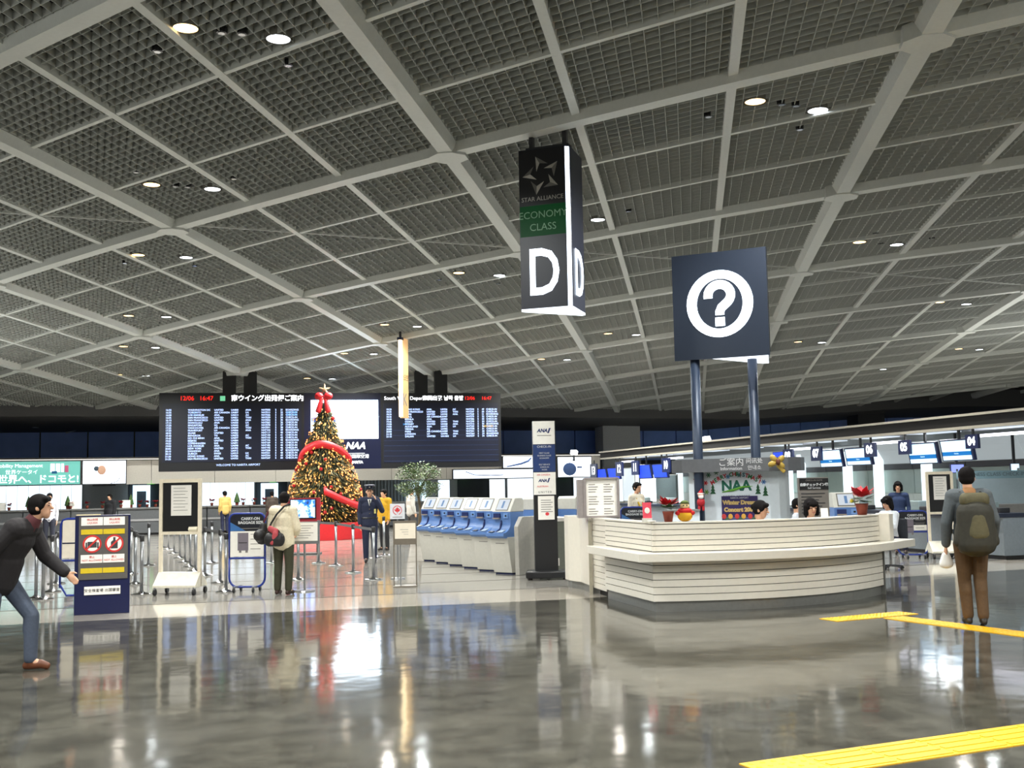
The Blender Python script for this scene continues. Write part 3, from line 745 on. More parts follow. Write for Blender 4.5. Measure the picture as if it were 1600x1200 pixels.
for s in (-1, 1):
    q = MB(); q.ell((s * .16, -.2, 4.82), (.15, .07, .13), 10, 8); q.cone((s * .06, -.22, 4.75), .06, (s * .17, -.3, 4.3), .1, 8, k=.4)
    q.build('bow', red_m, ct, smooth=True)
q = MB()
for k in range(5):
    a = R(90 + 72 * k); q.cone((0, 0, 5.06), .06, (.2 * math.cos(a), 0, 5.06 + .2 * math.sin(a)), .012, 6)
q.build('star', mat('dull_gold_star', (120, 106, 84), .4), ct)
# hexagonal red base of boards
for k in range(8):
    a0, a1 = R(22.5 + 45 * k), R(67.5 + 45 * k); rr = 1.42
    MB().prism([(rr * math.cos(a0), rr * math.sin(a0)), (rr * math.cos(a1), rr * math.sin(a1)), ((rr - .05) * math.cos(a1), (rr - .05) * math.sin(a1)), ((rr - .05) * math.cos(a0), (rr - .05) * math.sin(a0))], 0, .56).build('base_panel', red_m, ct, bevel=.008)
MB().lathe([(1.3, .50), (1.3, .53)], n=8).build('base_top', red_m, ct)

# ================================================================ hanging triangular signs
face_dark = mat('sign_face_navy', (22, 26, 42), .35, grain=.03)
def prism_sign(name, label, cat, loc, rz, wd, ht, dep, z0, top=None):
    """three sided sign: front face wd wide along local x, right face turned away; z0 is the lower edge"""
    t = thing(name, label, cat, (loc[0], loc[1], z0), rz)
    tri = [(-wd / 2, 0), (wd / 2 - .03, 0), (wd / 2, .03), (wd / 2 - .03 + dep[0], dep[1]), (wd / 2 - .1 + dep[0], dep[1] + .02), (-wd / 2, .04)]
    return t, tri
dp = on_ceiling(852, 205); DY = dp.y - .2
p_l, p_r = at(815, 487, DY), at(889, 480, DY - .25)
ang = math.atan2(p_r.y - p_l.y, p_r.x - p_l.x); W = (Vector((p_r.x, p_r.y)) - Vector((p_l.x, p_l.y))).length
zb = p_l.z; zt = at(813, 236, DY).z; HT = zt - zb
ds = thing('hanging_island_sign', 'hanging three sided sign with letter D under a green economy class field', 'hanging sign', (p_l.x, p_l.y, zb), ang)
tri = [(0, 0), (W, 0), (W + .05, .06), (W + .01, .74), (W - .05, .78), (0, .06)]
MB().prism(tri, .03, HT).build('sign_body', mat('sign_body', (40, 44, 60), .4), ds)
MB().prism(tri, 0, .03).build('lit_underside', glow_white, ds)
MB().prism([(W - .005, -.012), (W + .045, .03), (W + .035, .07), (W - .005, 0)], .02, HT - .02).build('lit_edge', mat('lit_edge', (240, 248, 255), .4, emit=3.5, ecol=(228, 240, 255)), ds)
MB().b2(.01, W - .01, -.012, 0, HT * .645, HT - .01).build('alliance_field', mat('sign_black', (20, 20, 24), .35), ds)
MB().b2(.01, W - .01, -.012, 0, HT * .455, HT * .645).build('green_field', mat('sign_green', (24, 104, 52), .4, emit=.12, ecol=(24, 120, 60)), ds)
MB().b2(.01, W - .01, -.012, 0, .03, HT * .455).build('navy_field', face_dark, ds)
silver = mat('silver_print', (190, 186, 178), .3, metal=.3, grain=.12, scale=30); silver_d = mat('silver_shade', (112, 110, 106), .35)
q = MB(); cx, cz, s = W / 2, HT * .83, W * .245
for k in range(5):
    a = R(100 + 72 * k); c = Vector((cx + math.cos(a) * s, cz + math.sin(a) * s)); t1 = a + R(20)
    tip = c + Vector((math.cos(t1), math.sin(t1))) * s * .72; b1 = c + Vector((math.cos(t1 + 2.2), math.sin(t1 + 2.2))) * s * .72; b2_ = c + Vector((math.cos(t1 - 2.2), math.sin(t1 - 2.2))) * s * .72
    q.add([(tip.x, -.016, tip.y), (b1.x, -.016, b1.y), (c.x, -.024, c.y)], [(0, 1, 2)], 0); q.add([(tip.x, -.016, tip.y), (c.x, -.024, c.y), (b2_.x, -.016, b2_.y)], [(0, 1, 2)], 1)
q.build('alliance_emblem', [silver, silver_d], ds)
text('lettering', 'STAR ALLIANCE', W * .125, silver, ds, (W / 2, -.014, HT * .685))
lt = mat('pale_sign_print', (150, 190, 160), .5)
text('lettering', 'ECONOMY', W * .205, lt, ds, (W / 2, -.014, HT * .585)); text('lettering', 'CLASS', W * .205, lt, ds, (W / 2, -.014, HT * .508))
me = text_mesh('D', 1.0, glow_sign, .004, 'CENTER', bold=.012); bb = [Vector(v.co) for v in me.vertices]; hh = max(v.z for v in bb) - min(v.z for v in bb); ww = max(v.x for v in bb) - min(v.x for v in bb)
cz0 = (max(v.z for v in bb) + min(v.z for v in bb)) / 2
me.transform(Matrix.Diagonal((W * .62 / ww, 1, HT * .285 / hh, 1)))
link('letter', me, ds, (W * .5, -.016, HT * .235 - cz0 * HT * .285 / hh))
me2 = me.copy(); fr = Vector((-.04, .68)).normalized(); 
link('letter', me2, ds, (W + .03 + .012, .40, HT * .235 - cz0 * HT * .285 / hh), (0, 0, math.atan2(fr.y, fr.x)))
zc = ceil_z(p_l.x + .4, p_l.y + .2)
for x in (.12, .62): MB().b2(x, x + .06, .12, .2, HT, zc - zb + .3).build('hanger', dark_m, ds)
MB().b2(.08, W + .02, .08, .24, HT, HT + .05).build('hanger_rail', dark_m, ds)

kp0, kp1 = at(622, 648, 34), at(637, 655, 34.5)
W2 = .62; zb2 = at(628, 652, 34).z; HT2 = at(628, 527, 34).z - zb2
ks = thing('hanging_island_sign', 'narrow warm yellow lit hanging sign with letter K, seen edge on before the board', 'hanging sign', (kp0.x + .1, kp0.y, zb2), R(74))
warm_edge = mat('warm_lit_edge', (255, 232, 190), .4, emit=2.6, ecol=(255, 226, 176)); warm_face = mat('warm_lit_face', (236, 196, 140), .4, emit=.8, ecol=(240, 190, 130))
MB().prism([(0, 0), (W2, 0), (W2 * .5, .16)], 0, HT2).build('sign_body', warm_face, ks)
MB().prism([(-.02, -.02), (.10, -.02), (.05, .09), (-.05, .06)], .02, HT2 - .08).build('lit_edge', warm_edge, ks)
text('letter', 'K', .55, mat('grey_letter', (170, 160, 150), .5, emit=.4, ecol=(200, 190, 180)), ks, (W2 / 2, -.006, HT2 * .22))
text('lettering', '全日空', .2, mat('dark_bronze', (110, 84, 50), .5), ks, (W2 / 2, -.006, HT2 * .5))
zc2 = ceil_z(kp0.x, kp0.y)
MB().b2(-.05, .12, -.05, .1, HT2 - .08, HT2).build('top_cap', navy_m, ks); MB().b2(.02, .08, 0, .06, HT2, zc2 - zb2 + .2).build('hanger', dark_m, ks)

# question mark sign on two posts
QY = 17.1
ql, qr = at(1055, 566, QY + .15), at(1203, 553, QY - .5)
qa = math.atan2(qr.y - ql.y, qr.x - ql.x); QW = (Vector((qr.x, qr.y)) - Vector((ql.x, ql.y))).length; qz = (ql.z + qr.z) / 2; QH = (at(1050, 405, QY + .15).z - ql.z + at(1198, 382, QY - .5).z - qr.z) / 2
qs = thing('question_mark_sign', 'big dark square information sign with a lit question mark on two steel posts', 'information sign', (ql.x, ql.y, 0), qa)
MB().prism([(0, 0), (QW, 0), (QW, .06), (QW - .30, 1.2), (QW - .40, 1.2), (0, .06)], qz + .05, qz + QH).build('sign_body', mat('sign_dark', (30, 36, 46), .4, grain=.03), qs)
MB().prism([(QW * .40, .02), (QW * .98, .02), (QW - .29, 1.17), (QW - .39, 1.17)], qz, qz + .05).build('lit_underside', glow_white, qs)
MB().b2(0, QW, -.02, 0, qz, qz + QH).build('front_face', mat('sign_front', (34, 42, 56), .35, grain=.03), qs)
rcx, rcz, ro, ri = QW * .503, qz + QH * .51, QH * .315, QH * .235
q = MB(); n = 40; vs = []
for i in range(n):
    a = 2 * PI * i / n
    vs += [(rcx + ro * math.cos(a), -.02, rcz + ro * math.sin(a)), (rcx + ri * math.cos(a) * .93, -.02, rcz + ri * math.sin(a)), (rcx + ri * math.cos(a) * .93, -.03, rcz + ri * math.sin(a)), (rcx + ro * math.cos(a), -.03, rcz + ro * math.sin(a))]
for i in range(n):
    a, b = 4 * i, 4 * ((i + 1) % n)
    for k in range(4): q.f.append((a + k, a + (k + 1) % 4, b + (k + 1) % 4, b + k)); q.m.append(0)
q.v = vs; q.build('ring', glow_sign, qs)
# the question mark: a bent stroke and a square dot
q = MB(); S = QH * .40; pts = []
for i in range(15):
    a = R(180 - 225 * i / 14); pts.append((rcx - .0 * S + .27 * S * math.cos(a), rcz + .20 * S + .25 * S * math.sin(a)))
pts += [(rcx + .04 * S, rcz - .10 * S), (rcx + .0 * S, rcz - .19 * S), (rcx - .0 * S, rcz - .27 * S)]
pts = [(pts[0][0], pts[0][1] - .06 * S)] + pts
w_ = .105 * S; P = [Vector(p) for p in pts]; Lf = []; Rt = []
for i in range(len(P)):
    t_ = (P[min(i + 1, len(P) - 1)] - P[max(i - 1, 0)]).normalized(); nn = Vector((t_.y, -t_.x)); Lf.append(P[i] - nn * w_); Rt.append(P[i] + nn * w_)
vs = []
for a, b in zip(Lf, Rt): vs += [(a.x, -.032, a.y), (b.x, -.032, b.y), (b.x, -.02, b.y), (a.x, -.02, a.y)]
for i in range(len(P) - 1):
    a, b = 4 * i, 4 * i + 4
    for k in range(4): q.f.append((a + k, a + (k + 1) % 4, b + (k + 1) % 4, b + k)); q.m.append(0)
e_ = 4 * (len(P) - 1); q.f += [(3, 2, 1, 0), (e_, e_ + 1, e_ + 2, e_ + 3)]; q.m += [0, 0]; q.v = vs
q.build('question_mark', glow_sign, qs)
MB().b2(rcx - .115 * S, rcx + .115 * S, -.032, -.02, rcz - .53 * S, rcz - .32 * S).build('question_dot', glow_sign, qs, bevel=.012)
pole_m = mat('blue_grey_post', (48, 60, 80), .4, metal=.2, grain=.04)
POLES = []
for px, py_ in ((1088, .08), (1178, .40)):
    k = (px - 800) / F; d = Vector((math.cos(qa), math.sin(qa))); o2 = Vector((ql.x, ql.y)) + Vector((-d.y, d.x)) * py_; t_ = (k * o2.y - o2.x) / (d.x - k * d.y)
    MB().lathe([(.075, 0), (.075, qz + .05)], (t_, py_), 16).build('post', pole_m, qs, smooth=True); MB().lathe([(.16, 0), (.16, .02)], (t_, py_), 16).build('foot_plate', steel_m, qs)
    pw = Matrix.Rotation(qa, 2) @ Vector((t_, py_)) + Vector((ql.x, ql.y)); POLES.append(pw)

# ================================================================ information desk
A0, A1, DA, DB, DC = Vector((.93, 18.0)), Vector((1.16, 17.05)), Vector((1.30, 16.35)), Vector((1.77, 14.49)), Vector((5.30, 16.20))
def arc(p, q, sag, n=18):
    d = q - p; L = d.length; nr = Vector((d.y, -d.x)).normalized(); out = []
    for i in range(n + 1):
        t = i / n; out.append(p + d * t + nr * sag * 4 * t * (1 - t))
    return out
FRONT = arc(DB, DC, .52)
DT = 1.15                                    # height of the desk cap
desk = thing('information_desk', 'white slatted curved information desk with protruding ledge under the question mark sign', 'information desk', (0, 0, 0))
slat_w = mat('glossy_white_slat', (228, 222, 209), .22, grain=.02); slat_dk = mat('slat_joint', (92, 88, 82), .6)
LEFTF = [DA, DB]
for path in (LEFTF, FRONT):
    for k in range(5): MB().band(path, .775 + k * .07, .775 + (k + 1) * .07 - .008, -.05, -.02).build('slat', slat_w, desk)
    for k in range(6): MB().band(path, .135 + k * .093, .135 + (k + 1) * .093 - .009, -.03, 0).build('slat', slat_w, desk)
whole = [DA, DB] + FRONT[1:]
MB().band(whole, 0.12, DT - .025, -.09, -.045).build('carcass', slat_dk, desk)
MB().band(whole, 0, .125, -.075, -.04).build('kick_plate', mat('steel_kick_plate', (150, 150, 146), .3, metal=.6), desk)
MB().band(whole, DT - .023, DT, -.20, -.012).build('counter_cap', slat_w, desk, bevel=.004)
ext = (FRONT[-1] - FRONT[-2]).normalized()
led_path = [DA + Vector((-.0, .1)), DB] + FRONT[1:] + [FRONT[-1] + ext * .35, FRONT[-1] + ext * .68]
MB().band(led_path, .655, .765, -.03, .26).build('ledge', slat_w, desk, bevel=.008)
MB().band(whole, .72, .76, -.85, -.09).build('work_top', lightgrey_m, desk)
# white box at the right end, end panel
p = FRONT[-1]; ea = math.atan2(ext.y, ext.x)
MB().box((0, .0, .962), (.17, .2, .40)).build('end_box', slat_w, desk, (p.x + .06, p.y + .02, 0), (0, 0, ea), bevel=.01)
MB().b2(0, .03, 0, .9, 0, .68).build('end_panel', mat('end_panel_grey', (112, 112, 108), .35), desk, (p.x + .02, p.y, 0), (0, 0, ea))
MB().b2(-.06, .12, .3, .95, .0, .1).build('end_plinth', black_m, desk, (p.x + .02, p.y, 0), (0, 0, ea))
# left side: slatted return and rounded pylon
LS = [A1, DA]
for k in range(12): MB().band(LS, .10 + k * .0865, .10 + (k + 1) * .0865 - .008, -.05, -.02).build('slat', slat_w, desk)
MB().band(LS, .08, DT - .025, -.12, -.055).build('carcass', slat_dk, desk); MB().band(LS, DT - .023, DT, -.2, -.012).build('counter_cap', slat_w, desk)
MB().band(LS, 0, .09, -.2, -.12).build('kick_plate', black_m, desk)
q = MB(); lp = [A0 + Vector((-.12, .35)), A0 + Vector((-.07, .12)), A0 + Vector((.0, -.05)), A0 + Vector((.1, -.25)), A1 + Vector((-.04, .06))]
q.band(lp, .12, DT + .01, -.18, 0); q.build('end_pylon', slat_w, desk, bevel=.01)
MB().band(lp, 0, .12, -.16, -.05).build('kick_plate', mat('steel_kick_plate', (150, 150, 146), .3, metal=.6), desk)
MB().box((A1.x - .02, A1.y - .03, .55), (.05, .05, 1.1)).build('corner_post', mat('corner_post', (170, 164, 146), .3), desk)
# grey cabinet behind the black pylon and its white top
cp = ground(882, 897); cab = thing('low_cabinet', 'grey low cabinet with white top between the black pylon and the desk', 'cabinet', cp, TH)
MB().b2(-.18, .2, 0, .9, 0, .98).build('body', mat('grey_green_cabinet', (120, 124, 114), .5), cab); MB().b2(-.22, .22, -.04, .95, .98, 1.05).build('cabinet_top', white_m, cab, bevel=.006)
MB().b2(-.16, -.1, -.012, 0, .16, .30).build('socket_plate', white_m, cab)

# panel board with price lists standing on the left end of the desk
nb = at(941, 815, 16.95); nt_ = at(941, 749, 16.95)
b_ = thing('notice_board', 'pale framed notice panel with two columns of fine print standing on the desk\'s left end', 'notice board', (nb.x, nb.y, DT), R(2))
hN = nt_.z - DT; wN = .255
fr_m = mat('aluminium_frame', (168, 160, 158), .35, metal=.5)
MB().b2(-wN, wN, .02, .06, .02, hN).build('panel', paper_m, b_)
for x in (-wN, wN): MB().b2(x - .02, x + .02, -.01, .07, 0, hN + .02).build('frame_post', fr_m, b_)
MB().b2(-wN, wN, -.01, .07, hN, hN + .03).build('frame_rail', fr_m, b_); MB().b2(-wN, wN, -.01, .07, 0, .03).build('frame_rail', fr_m, b_)
MB().b2(-wN - .1, -wN - .02, .0, .3, 0, hN).build('side_panel', fr_m, b_)
for cx in (-.11, .12):
    for k in range(14):
        if k % 5 != 4: MB().b2(cx - .085, cx - .085 + .1 + .06 * ((k * 37) % 10) / 10, .016, .02, hN - .08 - k * .037, hN - .07 - k * .037).build('print_line', ink_grey, b_)

# ================================================================ information panel behind the desk
ia = POLES[0] * (1 + .13 / 17); ib = POLES[1] * (1 - .12 / 17); IA = math.atan2(ib.y - ia.y, ib.x - ia.x)
IP = ia.lerp(ib, (1146 - 1088) / 90); IPY = IP.y
ip = thing('information_board', 'tall pale information panel with christmas lettering and green logo behind the desk', 'information panel', (IP.x, IP.y, 0), IA)
zH0, zH1 = at(1150, 737, IPY).z, at(1150, 716, IPY - .2).z
ippath = [Vector(p) for p in ((-.80, .42), (-.77, .16), (-.66, .04), (-.5, 0), (.5, 0), (.64, .05), (.72, .2), (.74, .42))]
pan_m = mat('pale_blue_panel', (228, 238, 246), .45, grain=.02)
MB().band(ippath, 0, zH0, -.04, 0).build('panel', pan_m, ip, smooth=False)
MB().band(ippath, zH0, zH1, -.04, .25).build('header', mat('header_grey', (92, 94, 98), .45), ip)
hd_m = mat('header_print', (214, 216, 218), .5)
text('lettering', 'ご案内', .13, hd_m, ip, (-.02, -.256, (zH0 + zH1) / 2 + .035)); text('lettering', 'Information', .07, hd_m, ip, (-.02, -.256, zH0 + .045))
text('lettering', '问讯处', .085, hd_m, ip, (.33, -.256, (zH0 + zH1) / 2 + .05)); text('lettering', '안내소', .075, hd_m, ip, (.33, -.256, zH0 + .05))
cols = [mat('print_red', (206, 44, 56), .5), mat('print_green', (40, 128, 74), .5), mat('print_teal', (50, 120, 140), .5)]
s_ = 'MERRY CHRISTMAS!'
zN = at(1150, 760, IPY).z
for k, ch in enumerate(s_):
    if ch == ' ': continue
    t_ = (k - 7.5) / 7.5; text('lettering', ch, .085, cols[(0, 1, 0, 1, 0, 2, 1, 0, 1, 0, 2, 0, 1, 0, 1, 0)[k]], ip, (.0 + t_ * .36, -.004, zN + .185 - .12 * t_ * t_), (0, .45 * t_, 0), bold=.003)
text('logo_lettering', 'NAA', .215, mat('logo_green', (22, 104, 84), .4), ip, (-.0, -.004, zN + .005), bold=.008)
MB().tube([(-.22, -.006, zN - .085), (-.05, -.006, zN - .055), (.1, -.006, zN - .01), (.25, -.006, zN + .0)], [.006, .022, .016, .004], 6).build('logo_swoosh', mat('logo_leaf', (110, 180, 60), .4), ip)
text('lettering', 'NARITA AIRPORT', .052, ink_grey, ip, (0, -.004, zN - .155))
for (x, z, k) in ((-.36, -.06, 0), (.33, -.07, 0), (.44, -.1, 0)):
    q = MB()
    for j in range(3): q.prof_y([(-.045 + .01 * j, -.05 + .045 * j), (.045 - .01 * j, -.05 + .045 * j), (0, .02 + .045 * j)], -.006, 0)
    q.build('tree_sticker', mat('sticker_green', (30, 88, 54), .5), ip, (x, -.001, zN + z))
for (x, z, c) in ((-.62, .12, (190, 60, 70)), (-.58, -.02, (190, 60, 60)), (-.60, -.18, (70, 130, 210)), (-.47, .06, (220, 50, 60)), (-.42, .18, (60, 120, 90)), (-.46, -.08, (130, 180, 80)), (.42, .06, (70, 130, 200)), (.36, .14, (200, 60, 60)), (-.3, .22, (70, 110, 90)), (.05, .17, (60, 130, 130)), (-.12, .15, (80, 150, 200))):
    q = MB()
    for j in range(3): q.box((0, 0, 0), (.075, .004, .014), ry=j * PI / 3)
    q.build('flake_sticker', mat('sticker_%d_%d_%d' % c, c, .5), ip, (x, -.004, zN + z))
# poster
pz0, pz1 = 1.17, at(1150, 775, IPY).z
po = thing('poster', 'dark purple winter concert poster with gold lettering on the information panel', 'poster', (IP.x + .03 * math.cos(IA) + .012 * math.sin(IA), IP.y + .03 * math.sin(IA) - .012 * math.cos(IA), 0), IA)
MB().b2(-.26, .29, -.004, .004, pz0 - .1, pz1).build('sheet', mat('poster_purple', (48, 38, 92), .4), po)
gold_l = mat('poster_gold', (206, 176, 110), .5)
text('lettering', 'Winter Dream', .084, gold_l, po, (.015, -.006, pz1 - .10), bold=.006); text('lettering', 'Concert 2007', .084, gold_l, po, (.015, -.006, pz1 - .21), bold=.006)
text('lettering', 'NARITA AIRPORT', .035, hd_m, po, (.015, -.006, pz1 - .03))
for k in range(11):
    c = ((200, 60, 60), (60, 90, 70), (220, 170, 70), (70, 80, 120))[k % 4]
    MB().ell((-.23 + .05 * k, -.006, pz1 - .31 - .05 * (k % 2)), (.035, .004, .04), 8, 6).build('printed_figure', mat('poster_%d' % (k % 4), c, .5), po)
# gold bow, santa ornament
sp = at(1214, 722, (IP + (ib - ia).normalized() * .70).y - .27)
gb = thing('gold_bow', 'gold ribbon bow with a pine cone at the header\'s right end', 'bow', sp)
gm = mat('gold_ribbon', (176, 148, 66), .35, grain=.1)
for a in (40, 130, 200, 320): MB().ell((.075 * math.cos(R(a)), 0, .07 * math.sin(R(a))), (.07, .03, .045), 10, 6, M=Matrix.Rotation(-R(a), 3, 'Y')).build('loop', gm, gb, smooth=True)
MB().ell((.01, -.03, 0), (.035, .035, .05), 8, 6).build('pine_cone', mat('pine_cone', (96, 50, 30), .7), gb, smooth=True)
MB().cone((0, 0, -.05), .02, (.1, 0, -.14), .03, 8, k=.3).build('tail', gm, gb)
sp = at(1095, 780, POLES[0].y - .125)
sa = thing('santa_ornament', 'small red father christmas ornament hanging on the left sign post', 'ornament', sp)
sred = mat('santa_red', (176, 24, 36), .6); swh = mat('santa_white', (236, 230, 226), .7)
MB().ell((0, 0, -.05), (.062, .05, .075), 12, 8).build('body', sred, sa, smooth=True); MB().ell((0, -.01, .055), (.045, .04, .045), 12, 8).build('head', mat('santa_skin', (226, 176, 150), .6), sa, smooth=True)
MB().ell((0, -.035, .035), (.04, .02, .035), 10, 6).build('beard', swh, sa, smooth=True); MB().cone((0, 0, .085), .045, (.015, 0, .15), .012, 10).build('hat', sred, sa, smooth=True)
MB().lathe([(.05, .075), (.05, .095)], n=12).build('hat_rim', swh, sa); 
for s in (-1, 1): MB().cone((s * .03, -.01, -.12), .022, (s * .032, -.015, -.16), .02, 8).build('leg', sred, sa)
# low white counter beside the panel
lp_ = at(1078, 815, 16.75); lc = thing('side_counter', 'low pale counter with a thin dark top edge left of the information panel', 'counter', (lp_.x, lp_.y, 0), R(3))
MB().b2(-.31, .15, 0, .3, 0, at(1078, 799, 16.75).z).build('body', pan_m, lc); MB().b2(-.33, .15, -.03, .3, at(1078, 799, 16.75).z, at(1078, 796, 16.75).z).build('counter_top', grey_m, lc)
MB().ell((.03, -.004, 1.2), (.035, .004, .03), 8, 6).build('heart_sticker', cols[0], lc)

# things standing on the desk: all on its cap at 1.195 m
def pot_plant(label, px, Y, zb, s=1.0, group='poinsettias', leafn=26, name='potted_poinsettia', flower=(200, 24, 40), yellow=False):
    p = at(px, 800, Y); t = thing(name, label, 'plant', (p.x, p.y, zb), random.random() * 6, group)
    MB().lathe([(.05 * s, 0), (.07 * s, .11 * s), (.075 * s, .13 * s), (.06 * s, .13 * s)], n=12).build('pot', mat('terracotta_pot', (128, 56, 40), .6), t, smooth=True)
    rg = random.Random(int(px)); lf = MB(); fl = MB()
    for i in range(leafn * 2):
        a = rg.random() * 2 * PI; el = rg.uniform(-.2, .9); d = Vector((math.cos(a) * math.cos(el), math.sin(a) * math.cos(el), math.sin(el))); c = Vector((0, 0, .17 * s)) + d * rg.uniform(.04, .11) * s
        up = Vector((0, 0, 1)); sd = d.cross(up).normalized(); L = .095 * s
        top = el > .35; tgt = fl if top else lf; c2 = c + Vector((0, 0, .02 * s if top else 0))
        tgt.add([c2 - d * L * .3, c2 + sd * L * .42 + d * L * .3, c2 + d * L, c2 - sd * L * .42 + d * L * .3], [(0, 1, 2, 3)])
    for i in range(7):
        a = 2 * PI * i / 7; d = Vector((math.cos(a), math.sin(a), .25)).normalized(); sd = d.cross(Vector((0, 0, 1))).normalized(); c = Vector((0, 0, .25 * s)); L = .09 * s
        fl.add([c, c + sd * L * .4 + d * L * .5, c + d * L * 1.15, c - sd * L * .4 + d * L * .5], [(0, 1, 2, 3)])
    lf.build('leaves', mat('poinsettia_green', (54, 84, 40), .6, grain=.15), t); fl.build('red_bracts', mat('bract_red_%d' % flower[0], flower, .55), t)
    if yellow: MB().ell((.1 * s, -.05, .16 * s), (.03, .03, .03), 8, 6).build('yellow_bow', mat('yellow_bow', (226, 200, 60), .5), t)
    return t
def desk_y(px, off=.1): # depth of the desk cap in column px
    k = (px - 800) / F
    for p, q in zip(whole, whole[1:]):
        if p.x / p.y <= k <= q.x / q.y: 
            t_ = (k * p.y - p.x) / ((q.x - p.x) - k * (q.y - p.y)); return p.y + (q.y - p.y) * t_ + off
    return 16
pot_plant('red poinsettia in brown pot on the desk beside the plush toy', 1044, desk_y(1044), DT, 1.05)
pot_plant('red poinsettia with yellow bow on the desk\'s right end', 1347, desk_y(1347), DT, 1.25, yellow=True)
p = at(1070, 800, desk_y(1070))
pl = thing('plush_toy', 'small round plush toy in red scarf and yellow trousers on the desk', 'toy', (p.x, p.y, DT))
MB().ell((0, 0, .075), (.10, .08, .078), 14, 10).build('trousers', mat('plush_yellow', (226, 168, 30), .8), pl, smooth=True)
MB().ell((0, 0, .135), (.098, .075, .05), 14, 10).build('scarf', mat('plush_red', (196, 26, 30), .8), pl, smooth=True)
MB().ell((0, 0, .2), (.062, .055, .052), 14, 10).build('head', mat('plush_cream', (232, 206, 150), .8), pl, smooth=True)
for s in (-1, 1): MB().ell((s * .095, -.02, .11), (.035, .03, .03), 10, 6).build('arm', mat('plush_red', (196, 26, 30), .8), pl, smooth=True); MB().ell((s * .022, -.052, .21), (.008, .006, .009), 6, 5).build('eye', black_m, pl)
MB().lathe([(.06, .235), (.045, .262), (.02, .275)], n=10).build('hat', mat('plush_green', (88, 104, 50), .8), pl, smooth=True)
p = at(1011, 800, desk_y(1011, .16))
cd_ = thing('counter_card', 'small pink and red card with a white heart standing on the desk', 'card', (p.x, p.y, DT), R(4))
MB().box((0, 0, .15), (.115, .006, .21), rx=-.12).build('card', mat('pink_card', (226, 72, 92), .6), cd_); MB().ell((0, -.012, .15), (.035, .004, .04), 10, 8).build('white_heart', white_m, cd_); MB().b2(-.06, .06, -.03, .05, 0, .05).build('stand', mat('clear_stand', (226, 226, 214), .2), cd_)
p = at(1018, 812, desk_y(1018, .0) + .04)
dl = thing('desk_dish', 'small pale dish on the desk before the pink card', 'dish', (p.x, p.y, DT)); MB().lathe([(.03, 0), (.06, .02), (.055, .022), (.028, .006)], n=14).build('bowl', white_m, dl, smooth=True)
p = at(1288, 800, desk_y(1288, .18))
nc = thing('name_card', 'small white card standing beside the long haired receptionist', 'card', (p.x, p.y, DT)); MB().box((0, 0, .06), (.1, .004, .12), rx=-.15).build('card', paper_m, nc); MB().b2(-.04, .04, .0, .04, 0, .008).build('foot', paper_m, nc)
# ================================================================ right hand check in row
RP, LP = Vector((9.92, 21.5)), Vector((3.50, 45.2))
RD = (LP - RP).normalized(); RN = Vector((RD.y, -RD.x))           # RN points away from the viewer's hall, behind the counters
RA = math.atan2(-RD.y, -RD.x)                                      # local +x runs towards the viewer, local -y faces the hall
def row_pt(px, off=0.0):
    k = (px - 800) / F; o = RP + RN * off
    t = (k * o.y - o.x) / (RD.x - k * RD.y); return o + RD * t
def row_s(px, off=0.0): return (row_pt(px, off) - RP - RN * off).dot(RD)
LROW = (LP - RP).length; S0 = -7.0
# in row space x = -s ; place objects with origin RP and rotation RA
def row_thing(name, label, cat, group=None, z=0.0): return thing(name, label, cat, (RP.x, RP.y, z), RA, group)
canopy = row_thing('check_in_canopy', 'long grey canopy with dark fascia over the right hand check in counters', 'canopy')
can_m = mat('canopy_trim', (170, 164, 150), .4); can_s = mat('canopy_soffit', (116, 120, 124), .5)
X0, X1 = -LROW, -S0
MB().prof_x([(0, 2.66), (.14, 2.66), (.14, 2.72), (0, 2.72)], X0, X1).build('lower_trim', can_m, canopy)
MB().b2(X0, X1, .03, .14, 2.72, 2.93).build('dark_fascia', mat('canopy_dark', (16, 14, 14), .7), canopy)
MB().b2(X0, X1, -.03, .14, 2.93, 2.98).build('upper_trim', can_m, canopy)
MB().b2(X0, X1, .14, 4.4, 2.94, 2.98).build('roof', dark_m, canopy)
MB().b2(X0, X1, .14, 4.4, 2.69, 2.72).build('soffit', can_s, canopy)
for k in range(14):
    x = X1 - 1.2 - k * 2.3
    if x - 1.2 < X0: break
    MB().b2(x - .9, x + .3, .3, .9, 2.665, 2.69).build('soffit_lamp', mat('soffit_lamp', (210, 222, 232), .4, emit=1.0, ecol=(215, 228, 240)), canopy)
    if k % 2 == 0:
        l = bpy.data.lights.new('soffit_lamp', 'AREA'); l.shape = 'RECTANGLE'; l.size = 1.2; l.size_y = .6; l.energy = 45; l.color = (.92, .97, 1)
        o = bpy.data.objects.new('soffit_lamp_light', l); COL.objects.link(o); o.parent = canopy; o.location = (x - .3, .6, 2.655)
tube_m = mat('fluorescent_tube', (250, 250, 255), .4, emit=4.5, ecol=(240, 240, 255), grain=.01)
k = 0
for (a, b) in ((1520, 1640), (1364, 1407), (1236, 1268), (1045, 1065), (972, 988)):
    s0, s1 = row_s(a, 1.3), row_s(b, 1.3)
    MB().b2(-s0, -s1, 1.2, 1.3, 2.54, 2.6).build('tube_lamp', tube_m, canopy)
p = row_pt(1101, .5)
t = thing('floodlight', 'small twin floodlight on top of the canopy behind the left sign post', 'floodlight', (p.x, p.y, 3.08), RA)
for s_ in (-.13, .13): MB().box((s_, 0, 0), (.18, .14, .14), rx=.4).build('lamp_head', mat('flood_lens', (250, 250, 255), .3, emit=5, ecol=(250, 250, 255)), t)
MB().b2(-.2, .2, 0, .06, -.10, -.06).build('bracket', dark_m, t)
